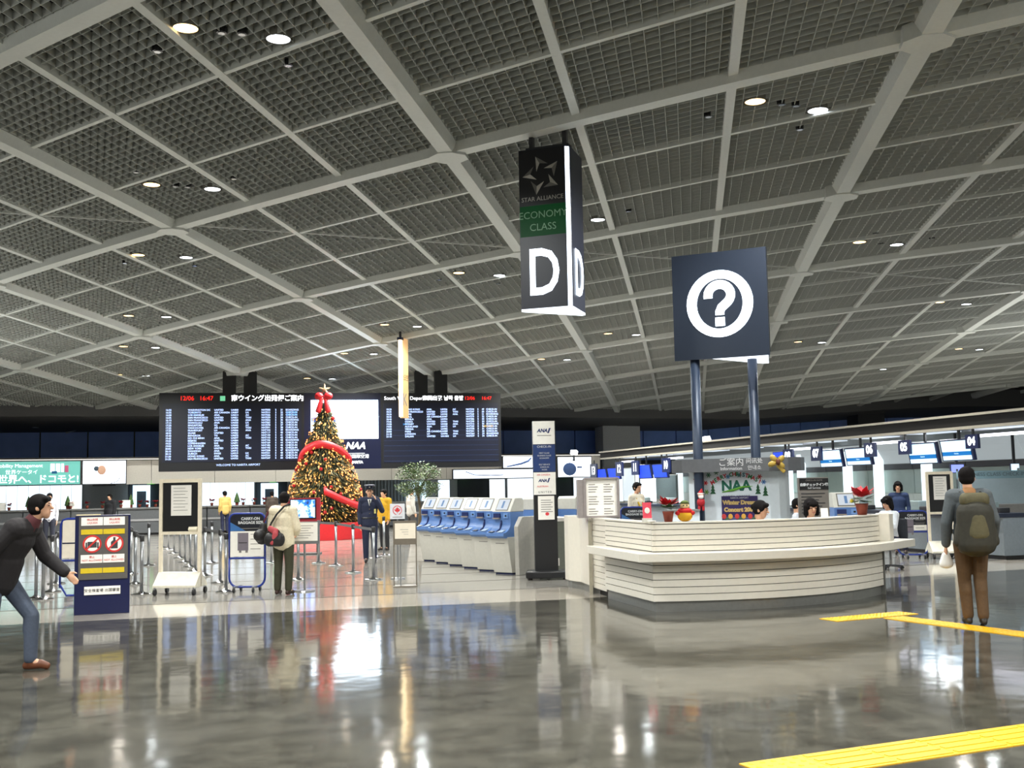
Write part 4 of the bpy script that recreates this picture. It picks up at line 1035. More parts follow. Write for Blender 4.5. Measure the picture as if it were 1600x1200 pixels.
# back wall of the row
rw = bpy.data.objects.new('wall_right', None); COL.objects.link(rw); struct(rw, 'pale lit back wall of the right hand check in row'); rw.location = (RP.x, RP.y, 0); rw.rotation_euler = (0, 0, RA)
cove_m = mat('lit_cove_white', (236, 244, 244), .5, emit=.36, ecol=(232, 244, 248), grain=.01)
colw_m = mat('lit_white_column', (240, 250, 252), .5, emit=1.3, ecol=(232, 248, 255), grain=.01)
green_gl = mat('grey_green_glass', (172, 188, 178), .12, grain=.05, scale=3)
WY = 3.6
MB().b2(X0, X1, WY + .06, WY + .12, 0, 2.72).build('wall_core', lightgrey_m, rw)
n = 14; seg = (X1 - X0) / n
for i in range(n):
    xa, xb = X0 + seg * i, X0 + seg * (i + 1)
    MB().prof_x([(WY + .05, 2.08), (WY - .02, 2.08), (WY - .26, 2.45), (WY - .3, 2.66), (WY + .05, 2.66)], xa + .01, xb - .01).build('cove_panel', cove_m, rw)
    MB().b2(xa + .01, xb - .01, WY - .04, WY + .05, 1.92, 2.07).build('dark_strip', dark_m, rw)
    MB().b2(xa + .01, xb - .01, WY, WY + .05, 1.25, 1.91).build('glass_panel', green_gl, rw)
    MB().b2(xa + .01, xb - .01, WY - .06, WY + .05, .85, 1.24).build('low_panel', mat('low_white_panel', (226, 234, 226), .4, emit=.25, ecol=(226, 240, 232)), rw)
for px in (1443, 1368, 1320, 1248, 1228, 1058, 990, 965):
    p = row_pt(px, WY - .2)
    o = thing('lit_column', 'slim white lit column of the check in row, %s' % {1443: 'left of the white framed notice board', 1368: 'left of the two nearest blue screens', 1320: 'under the second pair of screens', 1248: 'left of the grey self service sign', 1228: 'right beside the information panel', 1058: 'left of the information panel', 990: 'behind the yellow scarf clerk', 965: 'left of the yellow scarf clerk'}[px], 'column', (p.x, p.y, 0), RA, 'lit columns of the check in row')
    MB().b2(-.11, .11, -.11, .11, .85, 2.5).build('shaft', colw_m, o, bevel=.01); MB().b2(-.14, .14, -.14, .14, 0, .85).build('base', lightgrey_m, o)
def row_panel(x0, x1, z0, z1, off, m, label, cat='wall panel', name='lit_panel'):
    a, b = row_s(x0, off), row_s(x1, off)
    o = row_thing(name, label, cat); MB().b2(-a, -b, off, off + .05, z0, z1).build('pane', m, o)
    MB().b2(-a - .03, -b + .03, off + .05, off + .08, 0, z1 + .04).build('backing', lightgrey_m, o); return o
row_panel(997, 1019, .95, 2.0, 1.9, mat('bright_panel', (245, 250, 255), .4, emit=2.6, ecol=(238, 246, 255)), 'bright white lit wall panel right behind the clerk in yellow scarf')
row_panel(1021, 1052, 1.05, 1.95, 1.8, mat('grey_board', (118, 134, 134), .5), 'grey green wall board left of the information panel')
row_panel(970, 986, .95, 2.3, 1.7, mat('white_lit_b', (238, 246, 248), .4, emit=.9, ecol=(232, 244, 250)), 'pale lit wall panel right of the notice panel on the desk')
# counters of the row
rc_m = mat('row_counter_dark', (36, 42, 58), .35)
u0 = None; cw = 2.4
for i in range(12):
    s = .9 + i * cw
    if s + cw > LROW - 2: break
    p = RP + RD * (s + cw / 2)
    lab = 'right hand check in counter with dark top, %s from the near end' % 'first second third fourth fifth sixth seventh eighth ninth tenth eleventh twelfth'.split()[i]
    if u0 is None:
        u0 = t = thing('check_in_counter', lab, 'counter', (p.x, p.y, 0), RA, 'right hand check in counters')
        MB().b2(-cw / 2 + .02, cw / 2 - .02, .1, .7, .08, .84).build('body', mat('row_counter_body', (120, 128, 134), .4), t)
        MB().b2(-cw / 2 + .005, cw / 2 - .005, .0, .75, .84, .92).build('counter_top', rc_m, t); MB().b2(-cw / 2 + .04, cw / 2 - .04, .14, .65, 0, .08).build('plinth', black_m, t)
        MB().b2(-.35, .35, .45, .7, .92, 1.14).build('screen_hood', mat('hood_grey', (150, 166, 166), .4), t, bevel=.02)
        MB().b2(.5, .8, .35, .6, .92, 1.02).build('printer', dark_m, t, bevel=.015)
    else: dup(u0, (p.x, p.y, 0), RA, lab)
# hanging monitors
scr_w = mat('screen_white_band', (214, 240, 255), .3, emit=1.5, ecol=(205, 236, 255), grain=.01); scr_b = mat('screen_blue_band', (24, 120, 200), .3, emit=.9, ecol=(20, 124, 205), grain=.01)
scr_full = mat('plain_blue_screen', (56, 92, 255), .3, emit=1.0, ecol=(52, 86, 255), grain=.01); bez_m = mat('screen_bezel', (18, 30, 74), .3)
num_m = mat('number_lamp', (248, 252, 255), .3, emit=3.0, ecol=(245, 250, 255), grain=.01)
def monitor(px, py, wpx, hpx, label, blue, num=None, side=1, digits='04'):
    p = row_pt(px, .2); Y = p.y; z = at(px, py, Y).z; h = hpx * Y / F
    s0, s1 = row_s(px - wpx / 2, .2), row_s(px + wpx / 2, .2); wd = abs(s0 - s1)
    t = thing('hanging_monitor', label, 'monitor', (p.x, p.y, z), RA, 'blue check in screens' if blue else 'white and blue check in screens')
    q = MB(); q.box((0, 0, 0), (wd, .07, h), rx=.16); q.build('bezel', bez_m, t, bevel=.008)
    if blue: MB().box((0, -.04, 0), (wd * .9, .01, h * .88), rx=.16).build('screen', scr_full, t)
    else:
        for (zz, hh, m_) in ((.17, .5, scr_w), (-.17, .17, scr_b), (-.36, .19, scr_w)):
            MB().box((0, -.045 - zz * h * .16, zz * h), (wd * .88, .012, hh * h), rx=.16).build('screen', m_, t)
        text('lettering', 'Check-in', h * .085, scr_w, t, (0, -.053 + .17 * h * .16, -.17 * h), (.16, 0, 0))
    MB().b2(-.03, .03, .03, .07, 0, 2.688 - z).build('bracket', dark_m, t)
    if num is not None:
        pn = row_pt(num[0], .06); zn = at(num[0], num[1], pn.y).z
        n_ = thing('counter_number_sign', 'lit counter number %s beside the %s' % (digits, label.replace('plain ', '').replace(', right one above the yellow scarf clerk', ' above the yellow scarf clerk, right').replace(', left one above the yellow scarf clerk', ' above the yellow scarf clerk, left')), 'number sign', (pn.x, pn.y, zn), RA, 'lit counter number signs')
        hn = 13 * pn.y / F
        MB().box((0, 0, 0), (hn * 2.3, .06, hn * 1.7)).build('case', bez_m, n_); text('digits', digits, hn * 1.35, num_m, n_, (0, -.034, 0), bold=.01)
        MB().b2(-.02, .02, 0, .04, 0, 2.655 - zn).build('bracket', dark_m, n_)
monitor(1493, 703, 50, 34, 'large white and blue screen nearest the backpacker', False, (1517, 690), 1, '04')
monitor(1440, 708, 46, 34, 'second white and blue screen from the right', False, (1411, 699), -1, '05')
monitor(1339, 713, 40, 28, 'third white and blue screen from the right', False, (1357, 703), 1, '06')
monitor(1296, 716, 36, 28, 'fourth white and blue screen from the right', False, (1273, 709), -1, '07')
monitor(1222, 716, 30, 22, 'plain blue screen right of the information panel', True, (1229, 713), 1, '08')
monitor(1029, 736, 22, 22, 'plain blue screen, right one above the yellow scarf clerk', True, (1038, 727), 1, '10')
monitor(1005, 737, 20, 22, 'plain blue screen, left one above the yellow scarf clerk', True, (990, 731), -1, '11')
monitor(957, 740, 18, 18, 'plain blue screen above the notice panel, right one', True, (965, 733), 1, '12')
monitor(938, 741, 15, 17, 'plain blue screen above the notice panel, left one', True, (925, 736), -1, '13')
# small far screens near the backpacker
for (x, y, wd, hh, lab, m_) in ((1496, 732, 22, 14, 'small pale blue screen below the nearest large screen', mat('lavender_screen', (150, 165, 255), .3, emit=1.1, ecol=(150, 165, 255))), (1586, 730, 14, 12, 'small blue white screen behind the business class glass', scr_w)):
    p = at(x, y, 26.2); t = thing('small_monitor', lab, 'monitor', p, R(4)); W_, H_ = wd * 26.2 / F, hh * 26.2 / F
    MB().b2(-W_ / 2, W_ / 2, 0, .05, -H_ / 2, H_ / 2).build('bezel', bez_m, t); MB().b2(-W_ * .45, W_ * .45, -.01, 0, -H_ * .43, H_ * .43).build('screen', m_, t); MB().b2(-.03, .03, .02, .06, H_ / 2, 2.7 - p.z).build('bracket', dark_m, t)

# business class counter at the right edge, facing the viewer
bp_ = ground(1500, 862); bc = thing('business_class_counter', 'wide grey ribbed business class counter with glass screen at the right edge', 'counter', (bp_.x, bp_.y, 0), R(6))
bw = 3.2; rib_m = mat('ribbed_front', (142, 156, 158), .45)
MB().b2(0, bw, .06, .8, 0, .10).build('plinth', black_m, bc)
for k in range(9): MB().b2(0, bw, -.0, .06, .11 + k * .068, .11 + k * .068 + .058).build('front_rib', rib_m, bc)
MB().b2(0, bw, .06, .8, .1, .98).build('body', mat('business_body', (110, 112, 112), .4), bc)
MB().b2(0, bw, -.02, .06, .73, .78).build('blue_band', mat('blue_band', (70, 92, 140), .4), bc)
MB().b2(0, bw, -.06, .85, .80, 1.04).build('counter_top', mat('business_top', (150, 146, 140), .35), bc, bevel=.01)
glass_m = mat('frosted_glass', (176, 206, 214), .25, alpha=.5, grain=.02)
MB().b2(.25, bw, .3, .32, 1.04, 1.62).build('glass_screen', mat('low_frosted_glass', (196, 212, 216), .3, alpha=.75, grain=.02), bc)
MB().b2(.2, bw, .34, .36, 1.62, 1.80).build('sign_glass', mat('sign_glass', (168, 200, 208), .25, alpha=.6, grain=.02), bc)
text('lettering', 'BUSINESS CLASS CHECK-IN', .125, mat('sign_print', (88, 104, 110), .5), bc, (.36, .335, 1.715), align='LEFT')
for x in (.22, 1.7, 3.1): MB().b2(x, x + .03, .36, .4, 1.04, 1.85).build('glass_post', chrome_m, bc)

# grey self service sign
sp = at(1273, 812, 17.6); ss = thing('self_service_sign', 'grey sign board with black self service heading behind the desk', 'sign board', (sp.x, sp.y, 0), R(2))
zt = at(1273, 746, 17.6).z; ws = .24; sg = mat('sign_grey', (118, 112, 106), .5)
MB().b2(-ws, ws, 0, .05, .55, zt).build('board', sg, ss); MB().b2(-ws + .02, ws - .0, -.008, 0, zt - .19, zt - .015).build('black_field', black_m, ss)
text('lettering', '自動チェックイン機', .05, hd_m, ss, (.01, -.011, zt - .115), bold=.002); text('lettering', 'Self Service', .045, hd_m, ss, (.01, -.011, zt - .165)); text('lettering', 'CHECK-IN GATE', .036, ink_grey, ss, (.01, -.011, zt - .045))
for k in range(7): MB().b2(-ws + .04, ws - .06 - .05 * (k % 3), -.004, 0, zt - .26 - k * .05, zt - .245 - k * .05).build('print_line', dark_m, ss)
for s in (-1, 1): MB().b2(s * .2 - .015, s * .2 + .015, .01, .04, 0, .55).build('leg', steel_m, ss)
MB().b2(-.26, .26, -.15, .2, 0, .02).build('foot', steel_m, ss)

# ================================================================ self service kiosks
kg = mat('kiosk_grey', (208, 205, 195), .4, grain=.03); kb = mat('kiosk_blue', (96, 132, 190), .4, grain=.03); kscr = mat('kiosk_screen', (226, 232, 240), .2, emit=.55, ecol=(226, 234, 246)); kdk = mat('kiosk_dark_blue', (30, 44, 96), .45)  # kdk: dark blue of plinth, ticket slot and divider
KW = .45
def kiosk(label, loc, rz, group):
    t = thing('self_service_kiosk', label, 'kiosk', (loc[0], loc[1], 0), rz, group)
    MB().prof_x([(.0, .03), (-.12, .70), (.38, .70), (.38, .03)], 0, KW).build('cabinet', kg, t, bevel=.008)
    MB().b2(.02, KW - .02, .03, .36, 0, .03).build('plinth', kdk, t)
    a = [(-.17, .68), (-.225, .72), (-.225, .78)]
    cur = [(-.225 + .215 * math.sin(R(9 * i)), .78 + .20 * (1 - math.cos(R(9 * i)))) for i in range(1, 11)]
    MB().prof_x(a + cur + [(-.03, 1.17), (.38, 1.17), (.38, .68)], .005, KW - .005).build('blue_shelf', kb, t)
    MB().prof_x([(-.03, 1.17), (.13, 1.43), (.34, 1.43), (.38, 1.38), (.38, 1.17)], 0, KW).build('screen_housing', kg, t, bevel=.01)
    th = math.atan2(.26, .16)
    def on_face(y0, name, m, x0, x1, d0, d1, off): # slab on the reclined face
        c = Vector((0, -.03, 1.17)); d = Vector((0, math.cos(th), math.sin(th))); nn = Vector((0, -math.sin(th), math.cos(th)))
        vs = []
        for o_ in (0, off):
            for (x, e) in ((x0, d0), (x1, d0), (x1, d1), (x0, d1)): vs.append(c + Vector((x, 0, 0)) + d * e + nn * o_)
        MB().add(vs, [(0, 1, 2, 3), (7, 6, 5, 4), (0, 4, 5, 1), (1, 5, 6, 2), (2, 6, 7, 3), (3, 7, 4, 0)]).build(name, m, t)
    on_face(0, 'screen_rim', mat('kiosk_rim', (116, 112, 104), .4), .07, KW - .07, .025, .285, .006); on_face(0, 'screen', kscr, .09, KW - .09, .045, .265, .009)
    on_face(0, 'menu_bar', mat('kiosk_menu', (130, 168, 220), .3, emit=.3, ecol=(130, 170, 225)), .20, .25, .08, .23, .011)
    MB().b2(.05, .21, -.05, .0, 1.06, 1.14).build('ticket_slot', kdk, t); MB().b2(.05, .21, -.075, -.03, 1.035, 1.06).build('slot_lip', mat('slot_lip', (150, 140, 130), .4), t)
    MB().b2(.29, .40, -.04, -.0, 1.05, 1.14).build('card_reader', mat('kiosk_blue_light', (120, 156, 210), .4), t); MB().b2(.33, .37, -.045, -.02, 1.08, 1.11).build('card_slot', black_m, t)
    MB().prof_x([(-.19, .80), (-.06, .86), (-.04, .95), (-.0, 1.04), (-.0, .82)], .205, .235).build('divider', kdk, t)
    MB().prof_x([(-.21, .800), (-.08, .835), (-.08, .825), (-.21, .79)], .27, .39).build('tray', mat('kiosk_tray', (180, 196, 214), .4), t)
    MB().prof_x([(-.21, .800), (-.13, .815), (-.13, .805), (-.21, .79)], .05, .16).build('keypad', mat('kiosk_keypad', (70, 74, 84), .4), t)
    MB().prof_x([(-.098, .575), (-.101, .595), (-.085, .59)], .14, .36).build('name_strip', ink_grey, t)
    return t
row0, row1 = ground(772, 896.5), ground(660, 876.5)
words_ = ['nearest the black pylon', 'second from the black pylon', 'third from the black pylon', 'fourth from the black pylon', 'second last of the row towards the tree', 'last of the row towards the tree']
k0 = None
for i in range(6):
    p = row0.lerp(row1, i / 5.0 * 1.0)
    lab = 'grey and blue self service kiosk, %s' % words_[i]
    if k0 is None: k0 = kiosk(lab, p, R(-40), 'grey and blue kiosks in a row')
    else: dup(k0, (p.x, p.y, 0), R(-40), lab)
p = at(829, 800, 21.9); dup(k0, (p.x + .45, p.y + .75, 0), R(140), 'kiosk turned away, seen from behind, left of the black pylon')
p = at(884, 800, 22.2); dup(k0, (p.x + .45, p.y + .45, 0), R(140), 'kiosk turned away, seen from behind, right of the black pylon')
eb = ground(803, 899); hp = thing('kiosk_end_housing', 'plain grey end housing closing the kiosk row beside the black pylon', 'cabinet', (eb.x, eb.y, 0), R(-40))
MB().prof_x([(.02, 0), (.0, .9), (.14, 1.08), (.62, 1.08), (.62, 0)], .02, .12).build('side_panel', mat('kiosk_side', (176, 172, 164), .5), hp, bevel=.01); MB().b2(.1, .12, .58, .62, 0, 1.1).build('edge_strip', kg, hp)
p = at(1325, 800, 19.6); dup(k0, (p.x - .25, p.y, 0), R(-5), 'grey and blue self service kiosk behind the right part of the desk')

# ================================================================ black airline pylon
pg = ground(858, 905); pyl = thing('airline_pylon', 'tall black free standing pylon with white airline plates between kiosks and desk', 'sign pylon', (pg.x, pg.y, 0), R(3))
py_Y = pg.y; PW = .40
zt = at(848, 658, py_Y).z; blk = mat('pylon_black', (26, 26, 28), .4)
MB().b2(-.24, .17, 0, .16, .12, zt).build('column', blk, pyl)
MB().prism([(-.42, -.12), (-.3, -.22), (.02, -.24), (.36, -.16), (.36, .3), (-.36, .36)], .03, .15).build('base', blk, pyl, bevel=.02)
for x, y in ((-.36, -.12), (-.02, -.2), (.3, -.1), (.3, .25), (-.3, .3)): MB().ell((x, y, .03), (.035, .035, .03), 8, 6).build('caster', black_m, pyl)
Z = lambda y: at(850, y, py_Y).z
plates = [(658, 694, white_m, 'plate'), (695, 737, mat('plate_blue', (34, 58, 110), .4), 'plate'), (738, 773, white_m, 'plate')]
for (y0, y1, m_, nm) in plates: MB().b2(-.24, .155, -.015, 0, Z(y1), Z(y0)).build(nm, m_, pyl)
lb = mat('plate_print', (36, 52, 104), .5); pr = mat('plate_red', (216, 60, 66), .5)
text('lettering', 'ANA', .085, lb, pyl, (-.07, -.018, Z(673)), shear=.25, bold=.004)
MB().prof_y([(.02, Z(677)), (.05, Z(677)), (.085, Z(669)), (.055, Z(669))], -.018, -.014).build('tail_mark', lb, pyl)
MB().b2(-.16, .09, -.017, -.014, Z(681), Z(680)).build('print_line', ink_grey, pyl)
for y, s, sz in ((698, 'CHECK-IN', .055), (708, 'FIRST CLASS', .034), (712, 'BUSINESS CLASS', .034), (716, 'ECONOMY', .034), (726, 'SELF SERVICE', .034), (730, 'CHECK-IN', .034), (734, 'KIOSK', .034)): text('lettering', s, sz, hd_m, pyl, (-.04, -.018, Z(y)))
text('lettering', 'AIR CANADA', .04, pr, pyl, (-.06, -.018, Z(742))); text('lettering', 'ANA', .07, lb, pyl, (-.08, -.018, Z(751)), shear=.25, bold=.003)
MB().prof_y([(-.0, Z(754)), (.025, Z(754)), (.055, Z(747)), (.03, Z(747))], -.018, -.014).build('tail_mark', lb, pyl)
text('lettering', 'AUSTRIAN', .042, pr, pyl, (-.08, -.018, Z(760))); text('lettering', 'UNITED', .05, ink_m, pyl, (-.04, -.018, Z(769)), space=1.5)
MB().b2(-.17, .12, -.03, -.002, Z(812), Z(775)).build('notice_sheet', paper_m, pyl)
for k in range(6): MB().b2(-.12, .06 + .03 * (k % 2), -.033, -.03, Z(782 + 3.6 * k), Z(781 + 3.6 * k)).build('print_line', ink_grey, pyl)
MB().ell((-.01, -.032, Z(803)), (.035, .004, .03), 10, 6).build('red_mark', pr, pyl)

# ================================================================ standing sign boards
# blue board with forbidden articles
bg0, bg1 = ground(115, 962), ground(194, 961); bd = (bg1 - bg0); fa = math.atan2(bd.y, bd.x); fwid = bd.length
fa = R(19); fwid *= 1.02
fs_ = thing('forbidden_articles_board', 'dark blue standing box with two crossed out red circles and yellow strips', 'sign board', (bg0.x, bg0.y, 0), fa)
fh = at(118, 806, bg0.y).z
blue_m = mat('deep_blue_board', (11, 19, 64), .4); gp = mat('grey_display', (88, 84, 80), .5); yl = mat('yellow_label', (214, 186, 30), .5)
MB().b2(0, fwid, 0, .32, 0, fh).build('body', blue_m, fs_, bevel=.006)
ft = lambda y: fh * (962 - y) / (962 - 806)
MB().b2(.05, fwid - .03, -.012, 0, ft(907), ft(808)).build('display_panel', gp, fs_)
for cx in (fwid * .31, fwid * .71):
    for y0, y1, m_, nm in ((809, 822, paper_m, 'text_card'), (828, 836, yl, 'yellow_strip'), (868, 881, paper_m, 'text_card'), (889, 897, yl, 'yellow_strip')):
        MB().b2(cx - .145, cx + .135, -.018, -.012, ft(y1), ft(y0)).build(nm, m_, fs_)
    for y, s in ((813, '持込制限'), (818, 'LIQUIDS'), (872, '禁止'), (877, 'NOT ALLOWED')): text('lettering', s, .036, mat('warning_red', (206, 50, 46), .5), fs_, (cx, -.02, ft(y)))
    zc_ = ft(851); q = MB(); n = 24; vs = []
    MB().lathe([(.105, 0), (.105, .004)], n=24).build('white_disc', paper_m, fs_, (cx, -.012, zc_), (PI / 2, 0, 0))
    for i in range(n):
        a = 2 * PI * i / n
        for (rr, yy) in ((.122, -.018), (.122, -.012), (.098, -.012), (.098, -.018)): vs.append((cx + rr * math.cos(a), yy, zc_ + rr * math.sin(a)))
    for i in range(n):
        a, b = 4 * i, 4 * ((i + 1) % n)
        for k in range(4): q.f.append((a + k, a + (k + 1) % 4, b + (k + 1) % 4, b + k)); q.m.append(0)
    q.v = vs; q.build('red_ring', mat('warning_red', (206, 50, 46), .5), fs_)
    MB().box((cx, -.020, zc_), (.21, .004, .022), ry=-PI / 4).build('red_bar', mat('warning_red', (206, 50, 46), .5), fs_)
    if cx < fwid / 2:
        MB().b2(cx - .06, cx + .06, -.0185, -.016, zc_ - .05, zc_ + .03).build('picture', ink_m, fs_)
        for s in (-1, 1): MB().b2(cx + s * .075 - .01, cx + s * .075 + .01, -.0185, -.016, zc_ - .06, zc_ + .02).build('picture', ink_m, fs_)
    else:
        MB().prof_y([(cx - .045, zc_ - .07), (cx + .045, zc_ - .07), (cx + .045, zc_ + .02), (cx + .015, zc_ + .045), (cx + .015, zc_ + .085), (cx - .015, zc_ + .085), (cx - .015, zc_ + .045), (cx - .045, zc_ + .02)], -.0185, -.016).build('picture', ink_m, fs_)
MB().b2(fwid * .18, fwid * .83, -.014, 0, ft(931), ft(918)).build('white_label', paper_m, fs_); text('lettering', '安全検査場 出国審査', .05, ink_m, fs_, (fwid * .5, -.016, ft(924.5)))
MB().b2(.01, fwid * .45, .02, .24, fh, fh + .012).build('leaflet', mat('leaflet', (214, 196, 150), .6), fs_)

def framed_board(label, px0, px1, pyb, pyt, pyshelf, rz_extra=0.0):
    g0, g1 = ground(px0, pyb), ground(px1, pyb - .6); d = g1 - g0; wd = d.length; a = math.atan2(d.y, d.x)
    t = thing('notice_stand', label, 'notice stand', (g0.x, g0.y, 0), a + rz_extra, 'white framed notice stands')
    h = at(px0, pyt, g0.y).z; zs = at(px0, pyshelf, g0.y).z; fr = mat('cream_frame', (242, 230, 206), .45)
    for x in (.0, wd - .055): MB().b2(x, x + .055, 0, .055, .12, h).build('frame_post', fr, t, bevel=.004)
    MB().b2(.055, wd - .055, 0, .055, h - .06, h).build('frame_rail', fr, t); MB().b2(.055, wd - .055, 0, .055, zs - .05, zs).build('frame_rail', fr, t)
    MB().b2(.055, wd - .055, .03, .05, zs, h - .06).build('black_board', black_m, t)
    hb = h - zs; sh = MB().b2(wd * .28, wd * .76, .012, .03, zs + hb * .30, zs + hb * .88).build('notice_sheet', paper_m, t)
    for k in range(8): MB().b2(wd * .34, wd * (.62 + .06 * (k % 2)), .008, .012, zs + hb * (.82 - .06 * k), zs + hb * (.82 - .06 * k) + .006).build('print_line', ink_grey, sh)
    MB().prof_x([(-.22, .12), (-.22, .16), (.0, .36), (.055, .36), (.3, .16), (.3, .12)], 0, wd).build('foot_box', mat('white_foot', (240, 234, 216), .4), t, bevel=.006)
    for x in (.03, wd - .03):
        for y in (-.2, .28): MB().lathe([(.05, -.018), (.05, .018)], n=12).build('caster', black_m, t, (x, y, .05), (0, PI / 2, 0)); MB().b2(x - .012, x + .012, y - .02, y + .02, .05, .13).build('caster_fork', steel_m, t)
    return t, wd, zs
t, wd, zs = framed_board('white framed black notice board on casters with one sheet, left of the baggage sign', 247, 313, 929, 749, 831)
p = t.matrix_basis @ Vector((wd * .82, .0, zs)); o = MB().prof_x([(-.01, 0), (.03, 0), (.03, .075), (-.0, .075), (-.03, .03)], -.075, .07).build('brochure_holder', mat('holder', (224, 216, 192), .4), None, p, t.rotation_euler); tag(o, 'small cream leaflet holder at the lower right of the black notice board', 'holder')
framed_board('white framed black notice board on casters just left of the backpacker', 1453, 1496, 873, 737, 800)

def baggage_stand(label, px0, px1, pyb, pyt, rz=None):
    g0, g1 = ground(px0, pyb), ground(px1, pyb - .7); d = g1 - g0; wd = d.length; a = math.atan2(d.y, d.x) if rz is None else rz
    t = thing('baggage_size_stand', label, 'sign stand', (g0.x, g0.y, 0), a, 'blue tube baggage signs')
    h = at(px0, pyt, g0.y).z; bt_ = mat('blue_tube', (28, 52, 140), .35); r_ = .018
    loop = [(.0, 0, .62)]
    for i in range(7): an = R(180 + 15 * i); loop.append((.14 + .14 * math.cos(an), 0, .24 + .16 * math.sin(an)))
    for i in range(7): an = R(270 + 15 * i); loop.append((wd - .14 + .14 * math.cos(an), 0, .24 + .16 * math.sin(an)))
    loop += [(wd, 0, .62)]
    MB().tube(loop, r_, 8).build('tube_loop', bt_, t, smooth=True)
    up = [(.0, 0, .55), (0, 0, h - .12)] + [(.1 + .1 * math.cos(R(180 - 15 * i)), 0, h - .1 + .1 * math.sin(R(180 - 15 * i))) for i in range(7)] + [(wd - .1 + .1 * math.cos(R(90 - 15 * i)), 0, h - .1 + .1 * math.sin(R(90 - 15 * i))) for i in range(7)] + [(wd, 0, h - .12), (wd, 0, .55)]
    MB().tube(up, r_, 8).build('tube_frame', bt_, t, smooth=True)
    MB().tube([(0, 0, .55), (wd, 0, .55)], r_, 8).build('cross_tube', bt_, t)
    MB().prism([(.02, -.012), (wd - .02, -.012), (wd - .02, .012), (.02, .012)], h - .285, h - .01).build('header', mat('header_black', (30, 32, 40), .35), t)
    MB().prof_y([(.02, h - .285), (.28, h - .285), (.02, h - .14)], -.015, -.012).build('blue_swoosh', mat('header_swoosh', (60, 110, 170), .4), t)
    for k, s in enumerate(('CARRY-ON', 'BAGGAGE SIZE')): text('lettering', s, .062, hd_m, t, (wd * .6, -.016, h - .085 - .065 * k), bold=.002)
    MB().b2(wd * .28, wd - .06, -.014, -.012, h - .25, h - .24).build('print_line', ink_grey, t)
    MB().b2(.02, wd - .02, -.012, .012, .58, h - .29).build('white_panel', paper_m, t)
    zc_ = (.58 + h - .29) / 2 + .03
    sc = mat('suitcase_print', (120, 112, 122), .5); MB().b2(wd * .24, wd * .54, -.017, -.012, zc_ - .14, zc_ + .15).build('suitcase_picture', sc, t, bevel=.02)
    MB().b2(wd * .27, wd * .51, -.019, -.017, zc_ - .02, zc_ - .005).build('suitcase_strap', ink_m, t)
    for x in (.28, .46): MB().b2(wd * x, wd * x + .04, -.017, -.012, zc_ - .175, zc_ - .14).build('suitcase_wheel', ink_grey, t)
    for k in range(4): MB().b2(wd * .6, wd * .88, -.014, -.012, zc_ + .12 - .08 * k, zc_ + .13 - .08 * k).build('print_line', ink_grey, t)
    for x in (.14, wd - .14):
        MB().b2(x - .02, x + .02, -.2, .2, .075, .1).build('wheel_bar', steel_m, t)
        for y in (-.19, .19): MB().lathe([(.038, -.014), (.038, .014)], n=10).build('caster', black_m, t, (x, y, .038), (0, PI / 2, 0))
    return t
baggage_stand('blue tube baggage size sign with suitcase picture beside the man in cream shirt', 358, 414, 925, 803)
baggage_stand('blue tube baggage size sign with suitcase picture beyond the desk\'s right end', 1404, 1452, 873, 799)
g = ground(940, 880); baggage_stand('blue tube sign stand mostly hidden behind the notice panel on the desk', 972, 1010, 878, 793)
# plain white board on blue tube left of the forbidden articles box
g0 = ground(93, 939); wb = thing('white_tube_stand', 'white two panel board on blue tube legs left of the crossed out circles', 'sign stand', (g0.x, g0.y, 0), R(8))
h = at(95, 811, g0.y).z; bt_ = mat('blue_tube', (28, 52, 140), .35)
MB().b2(.03, .62, -.01, .01, .66, h - .02).build('lower_panel', cream_m, wb); MB().b2(.03, .62, -.016, -.01, h - .39, h - .37).build('panel_joint', navy_m, wb)
MB().tube([(.0, 0, .2), (0, 0, h - .1), (.03, 0, h - .02), (.1, 0, h), (.55, 0, h), (.62, 0, h - .04), (.65, 0, h - .1), (.65, 0, .2)], .018, 8).build('tube_frame', bt_, wb, smooth=True)
MB().tube([(0, 0, .62), (.65, 0, .62)], .018, 8).build('cross_tube', bt_, wb); MB().tube([(0, 0, .25), (.1, 0, .08), (.55, 0, .08), (.65, 0, .25)], .018, 8).build('tube_loop', bt_, wb)
for x in (.14, .5): MB().b2(x - .02, x + .02, -.2, .2, .0, .07).build('foot', steel_m, wb)
# brown notice stand
g0, g1 = ground(615, 917), ground(652, 916); wd = (g1 - g0).length; ns = thing('notice_stand', 'low brown notice stand with cream sheet left of the kiosks', 'notice stand', (g0.x, g0.y, 0), R(4))
h = at(615, 814, g0.y).z; br = mat('brown_frame', (112, 104, 92), .4)
for x in (0, wd - .02): MB().b2(x, x + .02, 0, .02, 0, h).build('frame_post', br, ns)
for y in (.02,): MB().b2(0, wd, -.16, .18, 0, .02).build('foot', br, ns)
MB().b2(.11, .13, .0, .02, .02, .75).build('prop', steel_m, ns)
MB().b2(.0, wd, -.02, .02, h - .40, h).build('board', br, ns); MB().b2(.03, wd - .02, -.028, -.02, h - .30, h - .04).build('notice_sheet', cream_m, ns)
for k in range(3): MB().b2(.12 + .03 * k, wd - .14, -.031, -.028, h - .15 - .04 * k, h - .145 - .04 * k).build('print_line', ink_grey, ns)
